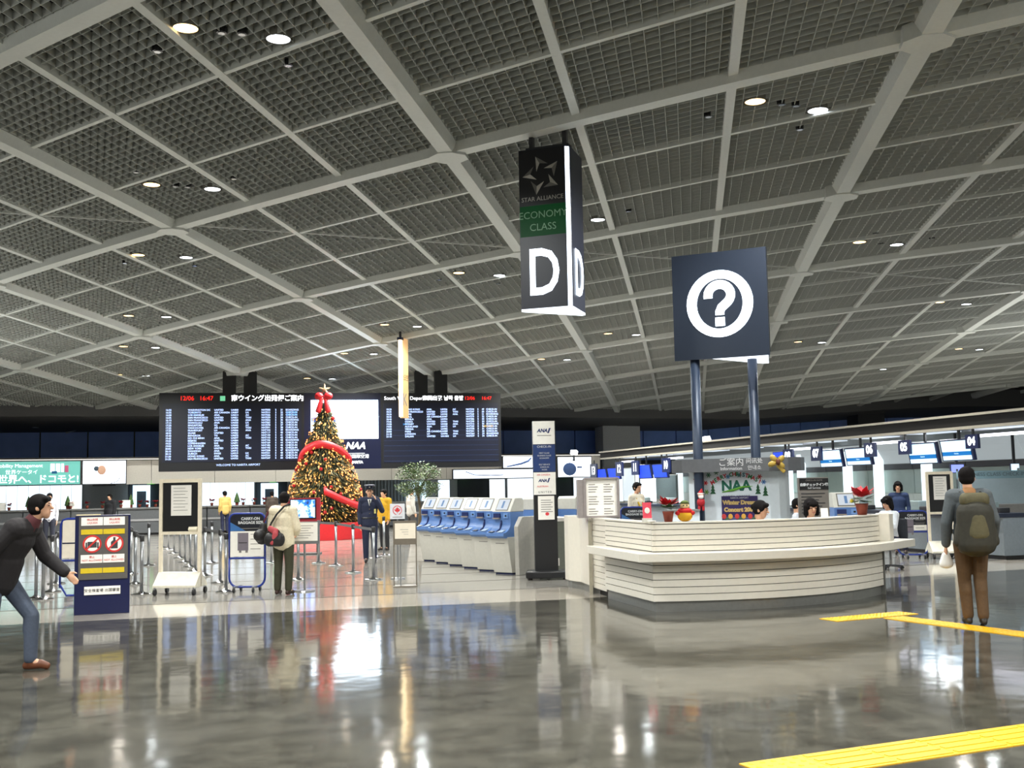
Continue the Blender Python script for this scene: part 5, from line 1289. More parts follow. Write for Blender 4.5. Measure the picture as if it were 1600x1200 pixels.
# small maple leaf sign on a post
Y = 20.6; p = at(621, 812, Y); ac = thing('maple_leaf_sign', 'small white sign with a red maple leaf in a ring, left of the kiosks', 'airline sign', (p.x, p.y, 0), R(2))
z0, z1 = at(621, 811, Y).z, at(621, 787, Y).z; hw = .135
MB().b2(-hw, hw, -.01, .02, z0, z1).build('plate', mat('sign_plate', (226, 228, 234), .4), ac); MB().b2(-.015, .015, 0, .03, 0, z0).build('post', steel_m, ac); MB().lathe([(.14, 0), (.13, .02)], n=16).build('foot_disc', steel_m, ac); MB().b2(-hw, hw, 0, .03, z0 - .03, z0).build('plate_holder', black_m, ac)
rm = mat('maple_red', (212, 52, 58), .5); zc_ = (z0 + z1) / 2 + .02; q = MB(); n = 22; vs = []
for i in range(n):
    a = R(-70) + 2 * PI * .9 * i / (n - 1)
    for (rr, yy) in ((.085, -.014), (.085, -.010), (.073, -.010), (.073, -.014)): vs.append((rr * math.cos(a), yy, zc_ + rr * math.sin(a)))
for i in range(n - 1):
    a, b = 4 * i, 4 * i + 4
    for k in range(4): q.f.append((a + k, a + (k + 1) % 4, b + (k + 1) % 4, b + k)); q.m.append(0)
q.v = vs; q.build('ring', rm, ac)
leaf = [(0, .06), (.015, .035), (.03, .04), (.026, .012), (.055, .02), (.05, .0), (.03, -.025), (.006, -.028), (.004, -.055), (-.004, -.055), (-.006, -.028), (-.03, -.025), (-.05, 0), (-.055, .02), (-.026, .012), (-.03, .04), (-.015, .035)]
MB().prof_y([(x, zc_ + z) for x, z in leaf], -.014, -.010).build('maple_leaf', rm, ac); MB().b2(-.09, .09, -.013, -.01, z0 + .03, z0 + .042).build('print_line', ink_grey, ac)
# red television stand and white notice on a post
Y = 29.0; p = at(478, 815, Y); tv = thing('television_stand', 'red framed television showing blue pictures before the christmas tree', 'television', (p.x, p.y, 0), R(2))
z0, z1 = at(478, 816, Y).z, at(478, 778, Y).z; wx0, wx1 = (at(447, 800, Y).x - p.x), (at(500, 800, Y).x - p.x)
MB().b2(wx0, wx1, 0, .12, z0, z1).build('red_panel', mat('television_red', (150, 22, 40), .5), tv); MB().b2(wx0 + .1, wx1 - .1, -.03, 0, z0 + .09, z1 - .03).build('bezel', black_m, tv)
tvm = bpy.data.materials.new('television_picture'); tvm.use_nodes = True; nt = tvm.node_tree; b_ = nt.nodes['Principled BSDF']; nz = nt.nodes.new('ShaderNodeTexNoise'); nz.inputs['Scale'].default_value = 5; nz.inputs['Detail'].default_value = 5; rp = nt.nodes.new('ShaderNodeValToRGB')
for i, (po_, c_) in enumerate(((.3, (20, 40, 60)), (.45, (40, 110, 235)), (.55, (210, 235, 255)), (.7, (120, 60, 90)))):
    e_ = rp.color_ramp.elements[i] if i < 2 else rp.color_ramp.elements.new(po_); e_.position = po_; e_.color = (*lin(c_), 1)
tc_ = nt.nodes.new('ShaderNodeTexCoord'); nt.links.new(tc_.outputs['Object'], nz.inputs['Vector']); nt.links.new(nz.outputs['Fac'], rp.inputs['Fac']); nt.links.new(rp.outputs['Color'], b_.inputs['Base Color']); nt.links.new(rp.outputs['Color'], b_.inputs['Emission Color']); b_.inputs['Emission Strength'].default_value = 1.5
MB().b2(wx0 + .13, wx1 - .13, -.035, -.03, z0 + .12, z1 - .05).build('screen', tvm, tv)
for x in (wx0 + .08, wx1 - .1): MB().b2(x, x + .05, .03, .09, 0, z0).build('leg', dark_m, tv)
MB().b2(wx0, wx1, -.2, .35, 0, .03).build('foot', dark_m, tv)
g = ground(476, 924); wn = thing('notice_stand', 'white notice in grey frame on a steel post right of the man in cream shirt', 'notice stand', (g.x, g.y, 0), R(3))
Y = g.y; z0, z1 = at(480, 850, Y).z, at(480, 815, Y).z; hw0, hw1 = at(455, 830, Y).x - g.x, at(499, 830, Y).x - g.x
MB().b2(hw0, hw1, 0, .04, z0, z1).build('frame', steel_m, wn); MB().b2(hw0 + .02, hw1 - .03, -.008, 0, z0 + .05, z1 - .015).build('notice_sheet', paper_m, wn)
for k in range(6): MB().b2(hw0 + .06, hw1 - .1 - .04 * (k % 3), -.011, -.008, z1 - .07 - .04 * k, z1 - .062 - .04 * k).build('print_line', ink_grey, wn)
MB().lathe([(.018, .02), (.018, z0)], n=10).build('post', steel_m, wn); MB().lathe([(.17, 0), (.16, .02)], n=18).build('foot_disc', steel_m, wn)

# ================================================================ belt posts
post0 = None
spots = [(56, 935), (67, 937), (80, 925), (88, 912), (204, 897), (211, 913), (221, 929), (232, 884), (254, 856), (263, 859), (272, 865), (281, 872), (289, 879), (297, 886), (305, 893), (320, 900), (344, 911), (353, 925), (331, 880), (424, 880), (436, 866), (466, 906), (498, 880), (525, 884), (552, 895), (584, 906), (588, 872), (600, 868)]
near = ['far left edge beside the walking man', 'left of the white two panel board', 'behind the walking man\'s arm', 'left of the blue box', 'right of the blue box, third in the short row', 'right of the blue box, second in the short row', 'right of the blue box, nearest of the short row', 'between blue box and black notice board', 'first of the far row seen through the black notice stand', 'second of the far row seen through the black notice stand', 'third of the far row seen through the black notice stand', 'fourth of the far row seen through the black notice stand', 'fifth of the far row seen through the black notice stand', 'sixth of the far row seen through the black notice stand', 'seventh of the far row, by the black notice stand', 'first right of the black notice stand', 'second right of the black notice stand', 'just left of the baggage size sign', 'behind the posts right of the black notice stand', 'behind the man in cream shirt, left', 'behind the man in cream shirt, farther', 'left of the white notice on a post', 'first left of the guard, under the christmas tree', 'second left of the guard, under the christmas tree', 'nearest the guard\'s left side', 'right in front of the guard\'s legs', 'behind the guard, left', 'behind the guard, right']
belt_m = mat('grey_belt', (92, 92, 94), .6)
links = {4: 5, 5: 6, 8: 9, 9: 10, 10: 11, 11: 12, 12: 13, 13: 14, 15: 16, 16: 17, 22: 23, 23: 24, 24: 25, 2: 3}
for i, (px, py) in enumerate(spots):
    g = ground(px, py); t = thing('belt_post', 'steel belt barrier post, %s' % near[i], 'barrier post', g, 0, 'steel belt barrier posts')
    if post0 is None:
        m1 = MB().lathe([(.028, .03), (.028, .92)], n=12).mesh('post', steel_m, True); m2 = MB().lathe([(.165, 0), (.16, .018), (.06, .035), (.03, .06)], n=20).mesh('foot_disc', chrome_m, True); m3 = MB().lathe([(.036, .86), (.038, .95), (.028, .965)], n=12).mesh('belt_head', dark_m, True); post0 = (m1, m2, m3)
    for nm, m_ in zip(('post', 'foot_disc', 'belt_head'), post0): link(nm, m_, t)
    if i in links:
        e = ground(*spots[links[i]]) - g; q = MB(); nn = Vector((-e.y, e.x, 0)).normalized() * .002; o_ = e.normalized() * .04
        q.add([o_ + nn + Vector((0, 0, .885)), e - o_ + nn + Vector((0, 0, .885)), e - o_ + nn + Vector((0, 0, .935)), o_ + nn + Vector((0, 0, .935)), o_ - nn + Vector((0, 0, .885)), e - o_ - nn + Vector((0, 0, .885)), e - o_ - nn + Vector((0, 0, .935)), o_ - nn + Vector((0, 0, .935))], [(0, 1, 2, 3), (7, 6, 5, 4), (0, 4, 5, 1), (3, 2, 6, 7), (0, 3, 7, 4), (1, 5, 6, 2)])
        q.build('belt', belt_m, t)

# ================================================================ plants on the far counters and the indoor tree
cz = 1.09
fl_spots = [(14, 'far left edge'), (51, 'left of the walking man\'s head'), (110, 'right of the walking man'), (136, 'above the blue box, left'), (160, 'above the blue box, middle'), (176, 'above the blue box, right'), (189, 'right of the blue box top'), (218, 'first in the dense row left of the black notice board'), (230, 'second in the dense row left of the black notice board'), (243, 'behind the left post of the black notice board'), (331, 'right of the black notice board'), (380, 'right of the clerk in yellow shirt'), (397, 'left of the christmas tree, first'), (413, 'left of the christmas tree, second')]
for px, lab in fl_spots:
    p = counter_pt(px, .3); pot_plant('far counter poinsettia, %s' % lab, px, p.y, cz, .92, 'poinsettias on the far counter', 16, flower=(150, 24, 40))
for px, lab in ((106, 'right of the walking man'), (204, 'left of the lit portal frame'), (369, 'right of the clerk in yellow shirt'), (45, 'behind the walking man')):
    p = counter_pt(px, .42); t = thing('small_potted_fir', 'tiny potted fir on the far counter, %s' % lab, 'plant', (p.x, p.y, cz), 0, 'tiny firs on the far counter')
    MB().lathe([(.06, 0), (.08, .12)], n=10).build('pot', mat('terracotta_pot', (128, 56, 40), .6), t); MB().lathe([(.13, .12), (.1, .24), (.11, .24), (.06, .38), (.065, .38), (.01, .52)], n=10).build('foliage', mat('fir_green', (64, 92, 44), .8, grain=.3), t)
for px, lab in ((3, 'white card on the far counter at the left edge'), (115, 'white card beside the tiny fir on the far counter'), (197, 'white card on the far counter right of the blue box')):
    p = counter_pt(px, .3); t = thing('counter_card', lab, 'card', (p.x, p.y, cz), TH); MB().box((0, 0, .15), (.3, .02, .3), rx=-.1).build('card', paper_m, t); MB().b2(-.1, .1, 0, .1, 0, .02).build('foot', paper_m, t)

fg = ground(655, 852); ft_ = thing('indoor_fig_tree', 'leafy indoor tree with a wide crown behind the kiosks', 'tree', fg)
FY = fg.y; zc_ = at(655, 748, FY).z; rx_ = 36 * FY / F; rz_ = 30 * FY / F
MB().lathe([(.26, 0), (.34, .5), (.36, .52), (.32, .5)], n=20).build('planter', mat('planter_white', (190, 186, 176), .5), ft_); MB().lathe([(.31, .46), (.31, .48)], n=16).build('soil', mat('soil', (52, 40, 30), .9), ft_)
rg = random.Random(5); bark = mat('fig_bark', (92, 80, 62), .8)
MB().tube([(0, 0, .45), (.05, 0, 1.0), (-.02, .02, 1.5), (.02, 0, zc_ - .2)], [.05, .042, .036, .025], 8).build('trunk', bark, ft_, smooth=True)
for k in range(9):
    a = k * 2.4; e_ = Vector((math.cos(a) * rx_ * .7, math.sin(a) * rx_ * .6, zc_ + rz_ * (.5 * math.sin(k * 1.7)))); MB().tube([(0, 0, zc_ - .5), (e_.x * .4, e_.y * .4, zc_ - .1), e_], [.02, .014, .006], 6).build('branch', bark, ft_)
q1, q2 = MB(), MB(); clumps = [(Vector((rg.uniform(-1, 1), rg.uniform(-1, 1), rg.uniform(-1, 1)))) for _ in range(26)]
for i in range(3600):
    c = clumps[i % 26]; c = c / max(1, c.length) * .78; v = c + Vector((rg.gauss(0, .2), rg.gauss(0, .2), rg.gauss(0, .2)))
    if v.length > 1.08: continue
    p = Vector((v.x * rx_, v.y * rx_, zc_ + v.z * rz_ - .15 * abs(v.x) * (1 if v.z < 0 else 0)))
    a = rg.random() * 2 * PI; d = Vector((math.cos(a), math.sin(a), rg.uniform(-1.1, .2))).normalized(); sd = d.cross(Vector((rg.uniform(-.4, .4), rg.uniform(-.4, .4), 1))).normalized(); L = rg.uniform(.05, .09)
    (q1 if rg.random() < .6 else q2).add([p - d * L * .5, p + sd * L * .28, p + d * L * .6, p - sd * L * .28], [(0, 1, 2, 3)])
o = q1.build('leaves', mat('fig_leaf_dark', (58, 84, 44), .5, grain=.25), ft_); o['kind'] = 'stuff'; o = q2.build('leaves', mat('fig_leaf_pale', (104, 122, 72), .5, grain=.2), ft_); o['kind'] = 'stuff'
# ================================================================ people
def solid(mb, name, m, parent, vox=.012, smooth=4):
    """fuse overlapping rounded shapes into one continuous skin"""
    me = mb.mesh(name, m); o = bpy.data.objects.new('fusing', me); COL.objects.link(o)
    r = o.modifiers.new('fuse', 'REMESH'); r.mode = 'VOXEL'; r.voxel_size = vox
    s = o.modifiers.new('relax', 'SMOOTH'); s.factor = .5; s.iterations = smooth
    dg = bpy.context.evaluated_depsgraph_get(); ev = o.evaluated_get(dg)
    out = bpy.data.meshes.new_from_object(ev, depsgraph=dg); out.name = name
    bpy.data.objects.remove(o); bpy.data.meshes.remove(me)
    out.materials.clear(); out.materials.append(m)
    out.polygons.foreach_set('use_smooth', [True] * len(out.polygons)); out.update()
    return link(name, out, parent)
J0 = dict(pelvis=(0, 0, .93), waist=(0, .0, 1.08), chest=(0, .005, 1.28), neck=(0, .01, 1.44), head=(0, -.015, 1.585),
          hipL=(.09, 0, .88), kneeL=(.10, -.012, .48), ankL=(.10, .02, .085), toeL=(.115, -.13, .03),
          hipR=(-.09, 0, .88), kneeR=(-.10, -.012, .48), ankR=(-.10, .02, .085), toeR=(-.115, -.13, .03),
          shL=(.175, .015, 1.385), elL=(.215, .035, 1.11), wrL=(.215, -.04, .87),
          shR=(-.175, .015, 1.385), elR=(-.215, .035, 1.11), wrR=(-.215, -.04, .87))
skin_m = mat('skin', (214, 164, 132), .5, grain=.04); hair_m = mat('black_hair', (20, 17, 17), .8, grain=.2, scale=60, spec=.15)
def person(label, loc, rz, s=1.0, J=None, head=(0, 0, 0), top=(60, 60, 64), legs=(50, 50, 56), shoe=(40, 30, 26), hair='short', jacket=0.0, vox=.012, skirt=False, sleeve=1.0, cut=None, detail=True, curl=.6, name='person'):
    """one continuous body, clothing over it as children; local -y is where the figure faces"""
    j = {k: Vector(v) for k, v in J0.items()}
    for k, v in (J or {}).items(): j[k] = Vector(v)
    t = thing(name, label, 'person', loc, rz); t.scale = (s, s, s)
    HM = Matrix.Rotation(head[2], 3, 'Z') @ Matrix.Rotation(head[0], 3, 'X') @ Matrix.Rotation(head[1], 3, 'Y')
    hc = j['head']; H = lambda x, y, z: hc + HM @ Vector((x, y, z))
    spine = (j['neck'] - j['pelvis']); side = (j['shL'] - j['shR']).normalized(); hside = (j['hipL'] - j['hipR']).normalized()
    b = MB()
    def torso(mb, e):
        mb.cone(j['pelvis'] - Vector((0, 0, .03)), .150 + e, j['waist'], .132 + e, 16, side=hside, k=.72)
        mb.cone(j['waist'], .132 + e, j['chest'], .158 + e, 16, side=side, k=.70)
        mb.cone(j['chest'], .158 + e, (j['shL'] + j['shR']) / 2 - Vector((0, 0, .01)), .115 + e, 16, side=side, k=.66)
        for q in 'LR':
            mb.cone(j['chest'].lerp(j['neck'], .6), .075 + e * .6, j['sh' + q] - (j['sh' + q] - j['neck']).normalized() * .015, .056 + e, 12)
    def arm(mb, q, e, f=1.0):
        w_ = j['el' + q].lerp(j['wr' + q], f)
        mb.cone(j['sh' + q], .054 + e, j['el' + q], .041 + e, 12); mb.cone(j['el' + q], .043 + e, w_, (.043 + (.028 - .043) * f) + e, 12)
    def leg(mb, q, e, f=1.0):
        a_ = j['knee' + q].lerp(j['ank' + q], f); mid = j['knee' + q].lerp(j['ank' + q], .32)
        mb.cone(j['hip' + q], .088 + e, j['knee' + q], .058 + e, 12); mb.cone(j['knee' + q], .056 + e, mid + Vector((0, .01, 0)), .056 + e, 12); mb.cone(mid, .054 + e, a_, .038 + e, 12)
    torso(b, -.012)
    for q in 'LR':
        arm(b, q, -.006); leg(b, q, -.006)
        b.cone(j['ank' + q], .036, j['ank' + q].lerp(j['toe' + q], .5), .034, 10)
        b.cone(j['hip' + q] + Vector((0, .02, .0)), .082, j['hip' + q] + Vector((0, .02, .04)), .078, 10)
    b.cone(j['chest'].lerp(j['neck'], .8), .06, j['neck'], .054, 12); b.cone(j['neck'], .053, H(0, .02, -.05), .05, 12)
    b.ell(H(0, .0, .022), (.074, .092, .092), 16, 12, M=HM); b.cone(H(0, -.03, -.03), .060, H(0, -.045, -.075), .034, 12); b.cone(H(0, -.02, 0), .066, H(0, -.035, -.05), .052, 12)
    b.cone(H(0, -.088, .012), .009, H(0, -.108, -.018), .015, 8)
    for s_ in (-1, 1):
        b.ell(H(s_ * .076, .008, -.004), (.012, .022, .03), 8, 6, M=HM); b.ell(H(s_ * .032, -.082, .022), (.02, .012, .012), 8, 6, M=HM)
    for q in 'LR':                                           # hands: palm, four fingers, thumb
        w_, e_ = j['wr' + q], j['el' + q]; d = (w_ - e_).normalized(); sg = 1 if q == 'L' else -1
        ax = Vector((sg, 0, 0)) - d * d.x * sg
        ax = ax.normalized() if ax.length > .2 else Vector((0, -1, 0)); fwd = d.cross(ax).normalized()
        if fwd.y > 0: fwd = -fwd
        if abs(fwd.y) < .2: fwd = Vector((0, 0, -1)) - d * d.z * -1; fwd.normalize()
        pa = w_ + d * .085; b.cone(w_, .027, pa, .036, 10, side=fwd, k=.5)
        for i, L in enumerate((.068, .078, .073, .058)):
            o_ = fwd * (.027 - .018 * i); k1 = pa + o_ + d * .005; k2 = k1 + (d - ax * .25 * curl).normalized() * L * .55; k3 = k2 + (d - ax * 1.1 * curl).normalized() * L * .5
            b.cone(k1 - d * .02, .0100, k2, .0092, 7); b.cone(k2, .0092, k3, .0078, 7)
        th0 = w_ + d * .03 + fwd * .022; th1 = th0 + (fwd * .8 + d * .7).normalized() * .045; b.cone(th0, .013, th1, .011, 7); b.cone(th1, .011, th1 + (d * .9 + fwd * .2 - ax * .2).normalized() * .032, .009, 7)
    solid(b, 'body', skin_m, t, vox=vox if vox > .008 else vox)
    tm = mat('cloth_%d_%d_%d' % top, top, .85, grain=.08, scale=40, bump=.2); lm = mat('cloth_%d_%d_%d' % legs, legs, .85, grain=.08, scale=40, bump=.2)
    g = MB(); torso(g, .012 + jacket)
    if jacket: g.cone(j['waist'], .15 + jacket, j['pelvis'] - Vector((0, 0, .09)), .162 + jacket, 16, side=hside, k=.84)
    for q in 'LR': arm(g, q, .008 + jacket * .6, sleeve * .93)
    g.cone(j['neck'] - Vector((0, 0, .05)), .07, j['neck'] - Vector((0, 0, .015)), .062, 12)
    solid(g, 'jacket' if jacket else 'shirt', tm, t, vox=vox)
    g = MB()
    if skirt:
        g.cone(j['pelvis'], .165, j['hipL'].lerp(j['kneeR'], .5) * .5 + j['hipR'].lerp(j['kneeL'], .5) * .5, .17, 16, k=.8); solid(g, 'skirt', lm, t, vox=vox)
    else:
        g.cone(j['pelvis'] - Vector((0, 0, .03)), .158, j['pelvis'] + Vector((0, 0, .08)), .142, 16, side=hside, k=.74)
        for q in 'LR':
            leg(g, q, .012, .97); g.cone(j['hip' + q] + Vector((0, .02, -.02)), .096, j['hip' + q] + Vector((0, .02, .02)), .09, 10)
            g.cone(j['knee' + q], .072, j['knee' + q].lerp(j['ank' + q], .95), .06, 12)
        solid(g, 'trousers', lm, t, vox=vox)
    sm = mat('shoe_%d_%d_%d' % shoe, shoe, .45)
    for q in 'LR':
        a_, o_ = j['ank' + q], j['toe' + q]; d = (o_ - a_); d.z = min(d.z, -.02); heel = a_ - Vector((d.x, d.y, 0)) * .32; heel.z = o_.z + (a_.z - .085) * .9 + .008
        m_ = MB(); m_.cone(heel, .036, a_.lerp(o_, .55) + Vector((0, 0, -.005)), .044, 10, k=.9); m_.cone(a_.lerp(o_, .5), .044, o_, .036, 10, k=.75); m_.cone(a_ + Vector((0, 0, -.02)), .046, a_ + Vector((0, 0, .015)), .043, 10)
        solid(m_, 'shoe', sm, t, vox=.011)
    if detail:
        for s_ in (-1, 1):
            MB().ell(H(s_ * .032, -.088, .012), (.013, .006, .0065), 8, 6, M=HM).build('eye', black_m, t, smooth=True)
            MB().cone(H(s_ * .018, -.094, .032), .004, H(s_ * .048, -.086, .034), .003, 6).build('eyebrow', hair_m, t)
        MB().cone(H(-.018, -.096, -.047), .005, H(.018, -.096, -.047), .005, 6).build('mouth', mat('lips', (170, 96, 88), .5), t)
    h = MB()
    if hair in ('short', 'bob', 'cap', 'cropped', 'bun'):
        e = {'short': .012, 'bob': .02, 'cap': .006, 'cropped': .008, 'bun': .012}[hair]
        h.ell(H(0, .014, .042), (.076 + e, .090 + e, .082 + e), 16, 12, M=HM); h.ell(H(0, .03, -.005), (.072 + e, .07 + e, .07), 14, 10, M=HM)
        if hair != 'cap':
            for s_ in (-1, 1): h.ell(H(s_ * .066, -.012, .03), (.018 + e * .5, .05, .05), 8, 6, M=HM)
            h.cone(H(-.05, -.062, .075), .03, H(.05, -.062, .075), .03, 10)
        if hair == 'bob':
            for s_ in (-1, 1): h.cone(H(s_ * .078, -.015, .04), .032, H(s_ * .078, -.01, -.085), .034, 10, k=.8)
            h.cone(H(0, .06, .03), .07, H(0, .055, -.09), .072, 12); h.cone(H(-.045, -.082, .062), .022, H(.045, -.082, .062), .022, 8)
        if hair == 'bun': h.ell(H(0, .11, .03), (.04, .035, .04), 10, 8, M=HM)
        solid(h, 'hair', hair_m, t, vox=.009, smooth=2)
    return t, j, H, HM
TOP = lambda **k: k

# 1 walking man at the left edge, leaning forward
g = ground(-5, 1050); wm, j, H, HM = person('man in dark jacket striding past the left edge, leaning forward in jeans', (g.x, g.y, 0), PI / 2, 1.02,
    dict(pelvis=(0, .02, .90), waist=(0, -.07, 1.04), chest=(0, -.17, 1.22), neck=(0, -.29, 1.37), head=(0, -.375, 1.50), hipL=(.09, 0, .86), kneeL=(.09, -.27, .50), ankL=(.09, -.27, .085), toeL=(.10, -.43, .03),
         hipR=(-.09, .02, .86), kneeR=(-.10, .02, .47), ankR=(-.10, .36, .24), toeR=(-.11, .25, .10), shL=(.175, -.22, 1.31), elL=(.22, -.33, 1.05), wrL=(.20, -.54, .88), shR=(-.175, -.2, 1.31), elR=(-.24, -.02, 1.1), wrR=(-.22, .1, .86)),
    head=(-.12, 0, .1), top=(34, 30, 32), legs=(74, 82, 98), shoe=(104, 58, 34), hair='short', jacket=.035, vox=.009)
MB().cone(j['neck'] + Vector((0, .02, -.05)), .085, j['neck'] + Vector((0, -.015, .01)), .075, 12).build('scarf', mat('maroon_scarf', (84, 40, 44), .85), wm, smooth=True)
h_ = Vector((-.25, .30, .50)); bagp = Vector((g.x - .13, g.y - .10, 0))
bg_ = thing('carrier_bag', 'pale blue carrier bag hanging at the walking man\'s side at the left edge', 'bag', (g.x - .1, g.y - .215, .62 - .24), PI / 2)
MB().prism([(-.04, -.16), (.04, -.16), (.05, .16), (-.05, .16)], 0, .34).build('bag_body', mat('sky_blue_bag', (96, 176, 236), .5, grain=.1), bg_, bevel=.01); 
for s_ in (-.03, .03): MB().tube([(s_, -.07, .34), (s_, -.05, .44), (s_, .05, .44), (s_, .07, .34)], .006, 6).build('handle', white_m, bg_)
# 2 backpacker
g = ground(1524, 976); bm, j, H, HM = person('person with large olive backpack seen from behind at right, brown trousers', (g.x, g.y, 0), R(172), 1.035,
    dict(elR=(-.245, .05, 1.13), wrR=(-.28, -.12, .95), shR=(-.18, .01, 1.385), kneeR=(-.085, -.03, .48), ankR=(-.075, .06, .085), toeR=(-.09, -.09, .03), ankL=(.06, -.03, .085), toeL=(.07, -.18, .03), kneeL=(.075, -.05, .48), wrL=(.25, -.05, .86), elL=(.25, .03, 1.11)),
    head=(.0, 0, -.3), top=(84, 90, 94), legs=(84, 62, 38), shoe=(40, 34, 28), hair='short', jacket=.022, vox=.009)
MB().cone(j['neck'] + Vector((0, .03, -.06)), .105, j['neck'] + Vector((0, .03, .01)), .075, 14, k=.8).build('hood', mat('tan_hood', (170, 124, 84), .85), bm, smooth=True)
M4 = Matrix.Translation((g.x, g.y, 0)) @ Matrix.Rotation(R(172), 4, 'Z')
bk = thing('backpack', 'large olive green backpack worn by the person at right', 'backpack', M4 @ Vector((0, .19, .86)), R(172))
ol = mat('olive_nylon', (84, 78, 52), .7, grain=.15, bump=.3); od = mat('dark_olive_nylon', (46, 44, 34), .7, grain=.15, bump=.3)
q = MB(); q.cone((0, .06, .04), .215, (0, .06, .42), .20, 16, k=.75); q.cone((0, .03, .4), .16, (0, .03, .52), .12, 14, k=.7); solid(q, 'main_sack', od, bk, .014)
q = MB(); q.cone((0, .17, .16), .12, (0, .165, .36), .10, 14, k=.5); solid(q, 'front_pocket', ol, bk, .014)
q = MB(); q.cone((-.11, .06, .54), .085, (.11, .06, .54), .085, 12, k=.9); solid(q, 'lid', ol, bk, .014)
for s_ in (-1, 1):
    q = MB(); q.cone((s_ * .19, .05, .08), .06, (s_ * .165, .05, .26), .05, 10); solid(q, 'side_pocket', od, bk, .014)
    MB().tube([(s_ * .11, -.10, .62), (s_ * .12, -.23, .60), (s_ * .13, -.30, .48), (s_ * .14, -.28, .32), (s_ * .16, -.10, .14)], .018, 6).build('strap', od, bk)
MB().tube([(-.1, .17, .40), (.1, .17, .40)], .006, 6).build('zip', chrome_m, bk)
wb_p = M4 @ Vector((.26, -.08, .58)); wb_ = thing('plastic_bag', 'small white plastic bag held low by the backpacker', 'bag', wb_p, R(172))
q = MB(); q.cone((0, 0, .09), .085, (0, 0, .20), .05, 10, k=.6); solid(q, 'bag_body', white_m, wb_, .014)
MB().tube([(-.03, 0, .22), (0, 0, .30), (.03, 0, .22)], .006, 6).build('handle', white_m, wb_)
# 3 man in cream shirt, from behind
g = ground(443, 929); cm, j, H, HM = person('man in cream shirt seen from behind carrying two shoulder bags', (g.x, g.y, 0), R(165), .955,
    dict(wrL=(.13, -.22, 1.02), elL=(.24, -.02, 1.1), wrR=(-.13, -.22, 1.0), elR=(-.24, -.02, 1.1), head=(0, -.03, 1.575)),
    head=(.12, 0, .35), top=(226, 214, 186), legs=(58, 58, 40), shoe=(52, 30, 22), hair='short', jacket=.03, vox=.009)
M4 = Matrix.Translation((g.x, g.y, 0)) @ Matrix.Rotation(R(165), 4, 'Z')
blk_b = mat('black_nylon', (26, 24, 26), .6, grain=.1, bump=.2); redc = mat('red_cloth', (176, 70, 76), .7)
sb = thing('shoulder_bag', 'black shoulder bag with red cloth on the back of the man in cream shirt', 'bag', M4 @ Vector((.04, .22, .80)), R(165))
q = MB(); q.cone((-.10, 0, .08), .11, (.10, .02, .08), .11, 12, k=.8); q.cone((0, 0, .05), .12, (0, 0, .2), .09, 12, k=.6); solid(q, 'bag_body', blk_b, sb, .012)
MB().tube([(.13, .0, .18), (.08, -.035, .34), (-.02, -.03, .48), (-.13, -.06, .60), (-.17, -.15, .63), (-.15, -.3, .58)], .016, 6).build('strap', blk_b, sb)
q = MB(); q.cone((-.05, .07, .18), .05, (.02, .08, .02), .035, 10, k=.5); q.cone((-.05, .05, .2), .06, (.08, .03, .26), .05, 10, k=.5); solid(q, 'red_cloth', redc, sb, .012)
s2 = thing('shoulder_bag', 'black bag hanging at the left side of the man in cream shirt', 'bag', M4 @ Vector((.345, .06, .82)), R(165))
q = MB(); q.cone((0, -.09, .1), .1, (0, .09, .12), .1, 12, k=1.0); q.cone((0, 0, .08), .11, (-.02, 0, .27), .06, 12); solid(q, 'bag_body', blk_b, s2, .012)
MB().tube([(-.02, 0, .3), (-.08, 0, .44), (-.14, -.02, .58)], .014, 6).build('strap', mat('dark_red_strap', (90, 30, 40), .6), s2)
# 4 guard
g = ground(578, 879); gm_, j, H, HM = person('security guard in navy uniform and peaked cap holding a radio to the ear', (g.x, g.y, 0), R(8), 1.0,
    dict(elL=(.28, -.05, 1.16), wrL=(.15, -.10, 1.40), kneeL=(.10, -.02, .48), kneeR=(-.09, -.05, .48), ankR=(-.085, -.06, .085), toeR=(-.10, -.22, .03)), head=(.05, 0, .0), top=(30, 36, 60), legs=(28, 34, 58), shoe=(20, 20, 22), hair='cap', jacket=.022, vox=.010)
nv = mat('navy_cap', (24, 30, 52), .5)
MB().lathe([(.086, -.01), (.088, .03), (.125, .055), (.12, .07), (.0001, .085)], n=20).build('cap', nv, gm_, H(0, .0, .085), (.05, 0, 0)); MB().box((0, 0, 0), (.13, .07, .008), rx=.35).build('cap_peak', black_m, gm_, H(0, -.12, .07)); MB().ell((0, 0, 0), (.02, .006, .02), 8, 6).build('cap_badge', chrome_m, gm_, H(0, -.105, .115))
MB().prof_y([(-.045, 1.42), (.045, 1.42), (0, 1.26)], -.015, .0).build('shirt_front', white_m, gm_, (0, -.125, 0)); MB().prof_y([(-.014, 1.41), (.014, 1.41), (.018, 1.28), (0, 1.26)], -.024, -.012).build('tie', black_m, gm_, (0, -.125, 0))
MB().tube([(.175 * math.cos(a), .135 * math.sin(a), 1.0) for a in [2 * PI * i / 20 for i in range(20)]], .02, 6, closed=True).build('belt', black_m, gm_)
MB().b2(.10, .14, -.17, -.155, 1.10, 1.2).build('badge_card', mat('yellow_card', (210, 200, 120), .5), gm_)
for z in (1.2, 1.1): MB().ell((0, -.155, z), (.008, .006, .008), 6, 5).build('button', mat('brass_button', (190, 160, 80), .3, metal=.8), gm_)
M4 = Matrix.Translation((g.x, g.y, 0)) @ Matrix.Rotation(R(8), 4, 'Z'); rd = thing('hand_radio', 'black hand radio held at the guard\'s ear', 'radio', M4 @ Vector((.115, -.10, 1.50)), R(8)); MB().b2(-.02, .02, -.03, .03, 0, .14).build('case', black_m, rd, bevel=.006); MB().cone((.01, .01, .14), .006, (.01, .01, .2), .005, 6).build('aerial', black_m, rd)
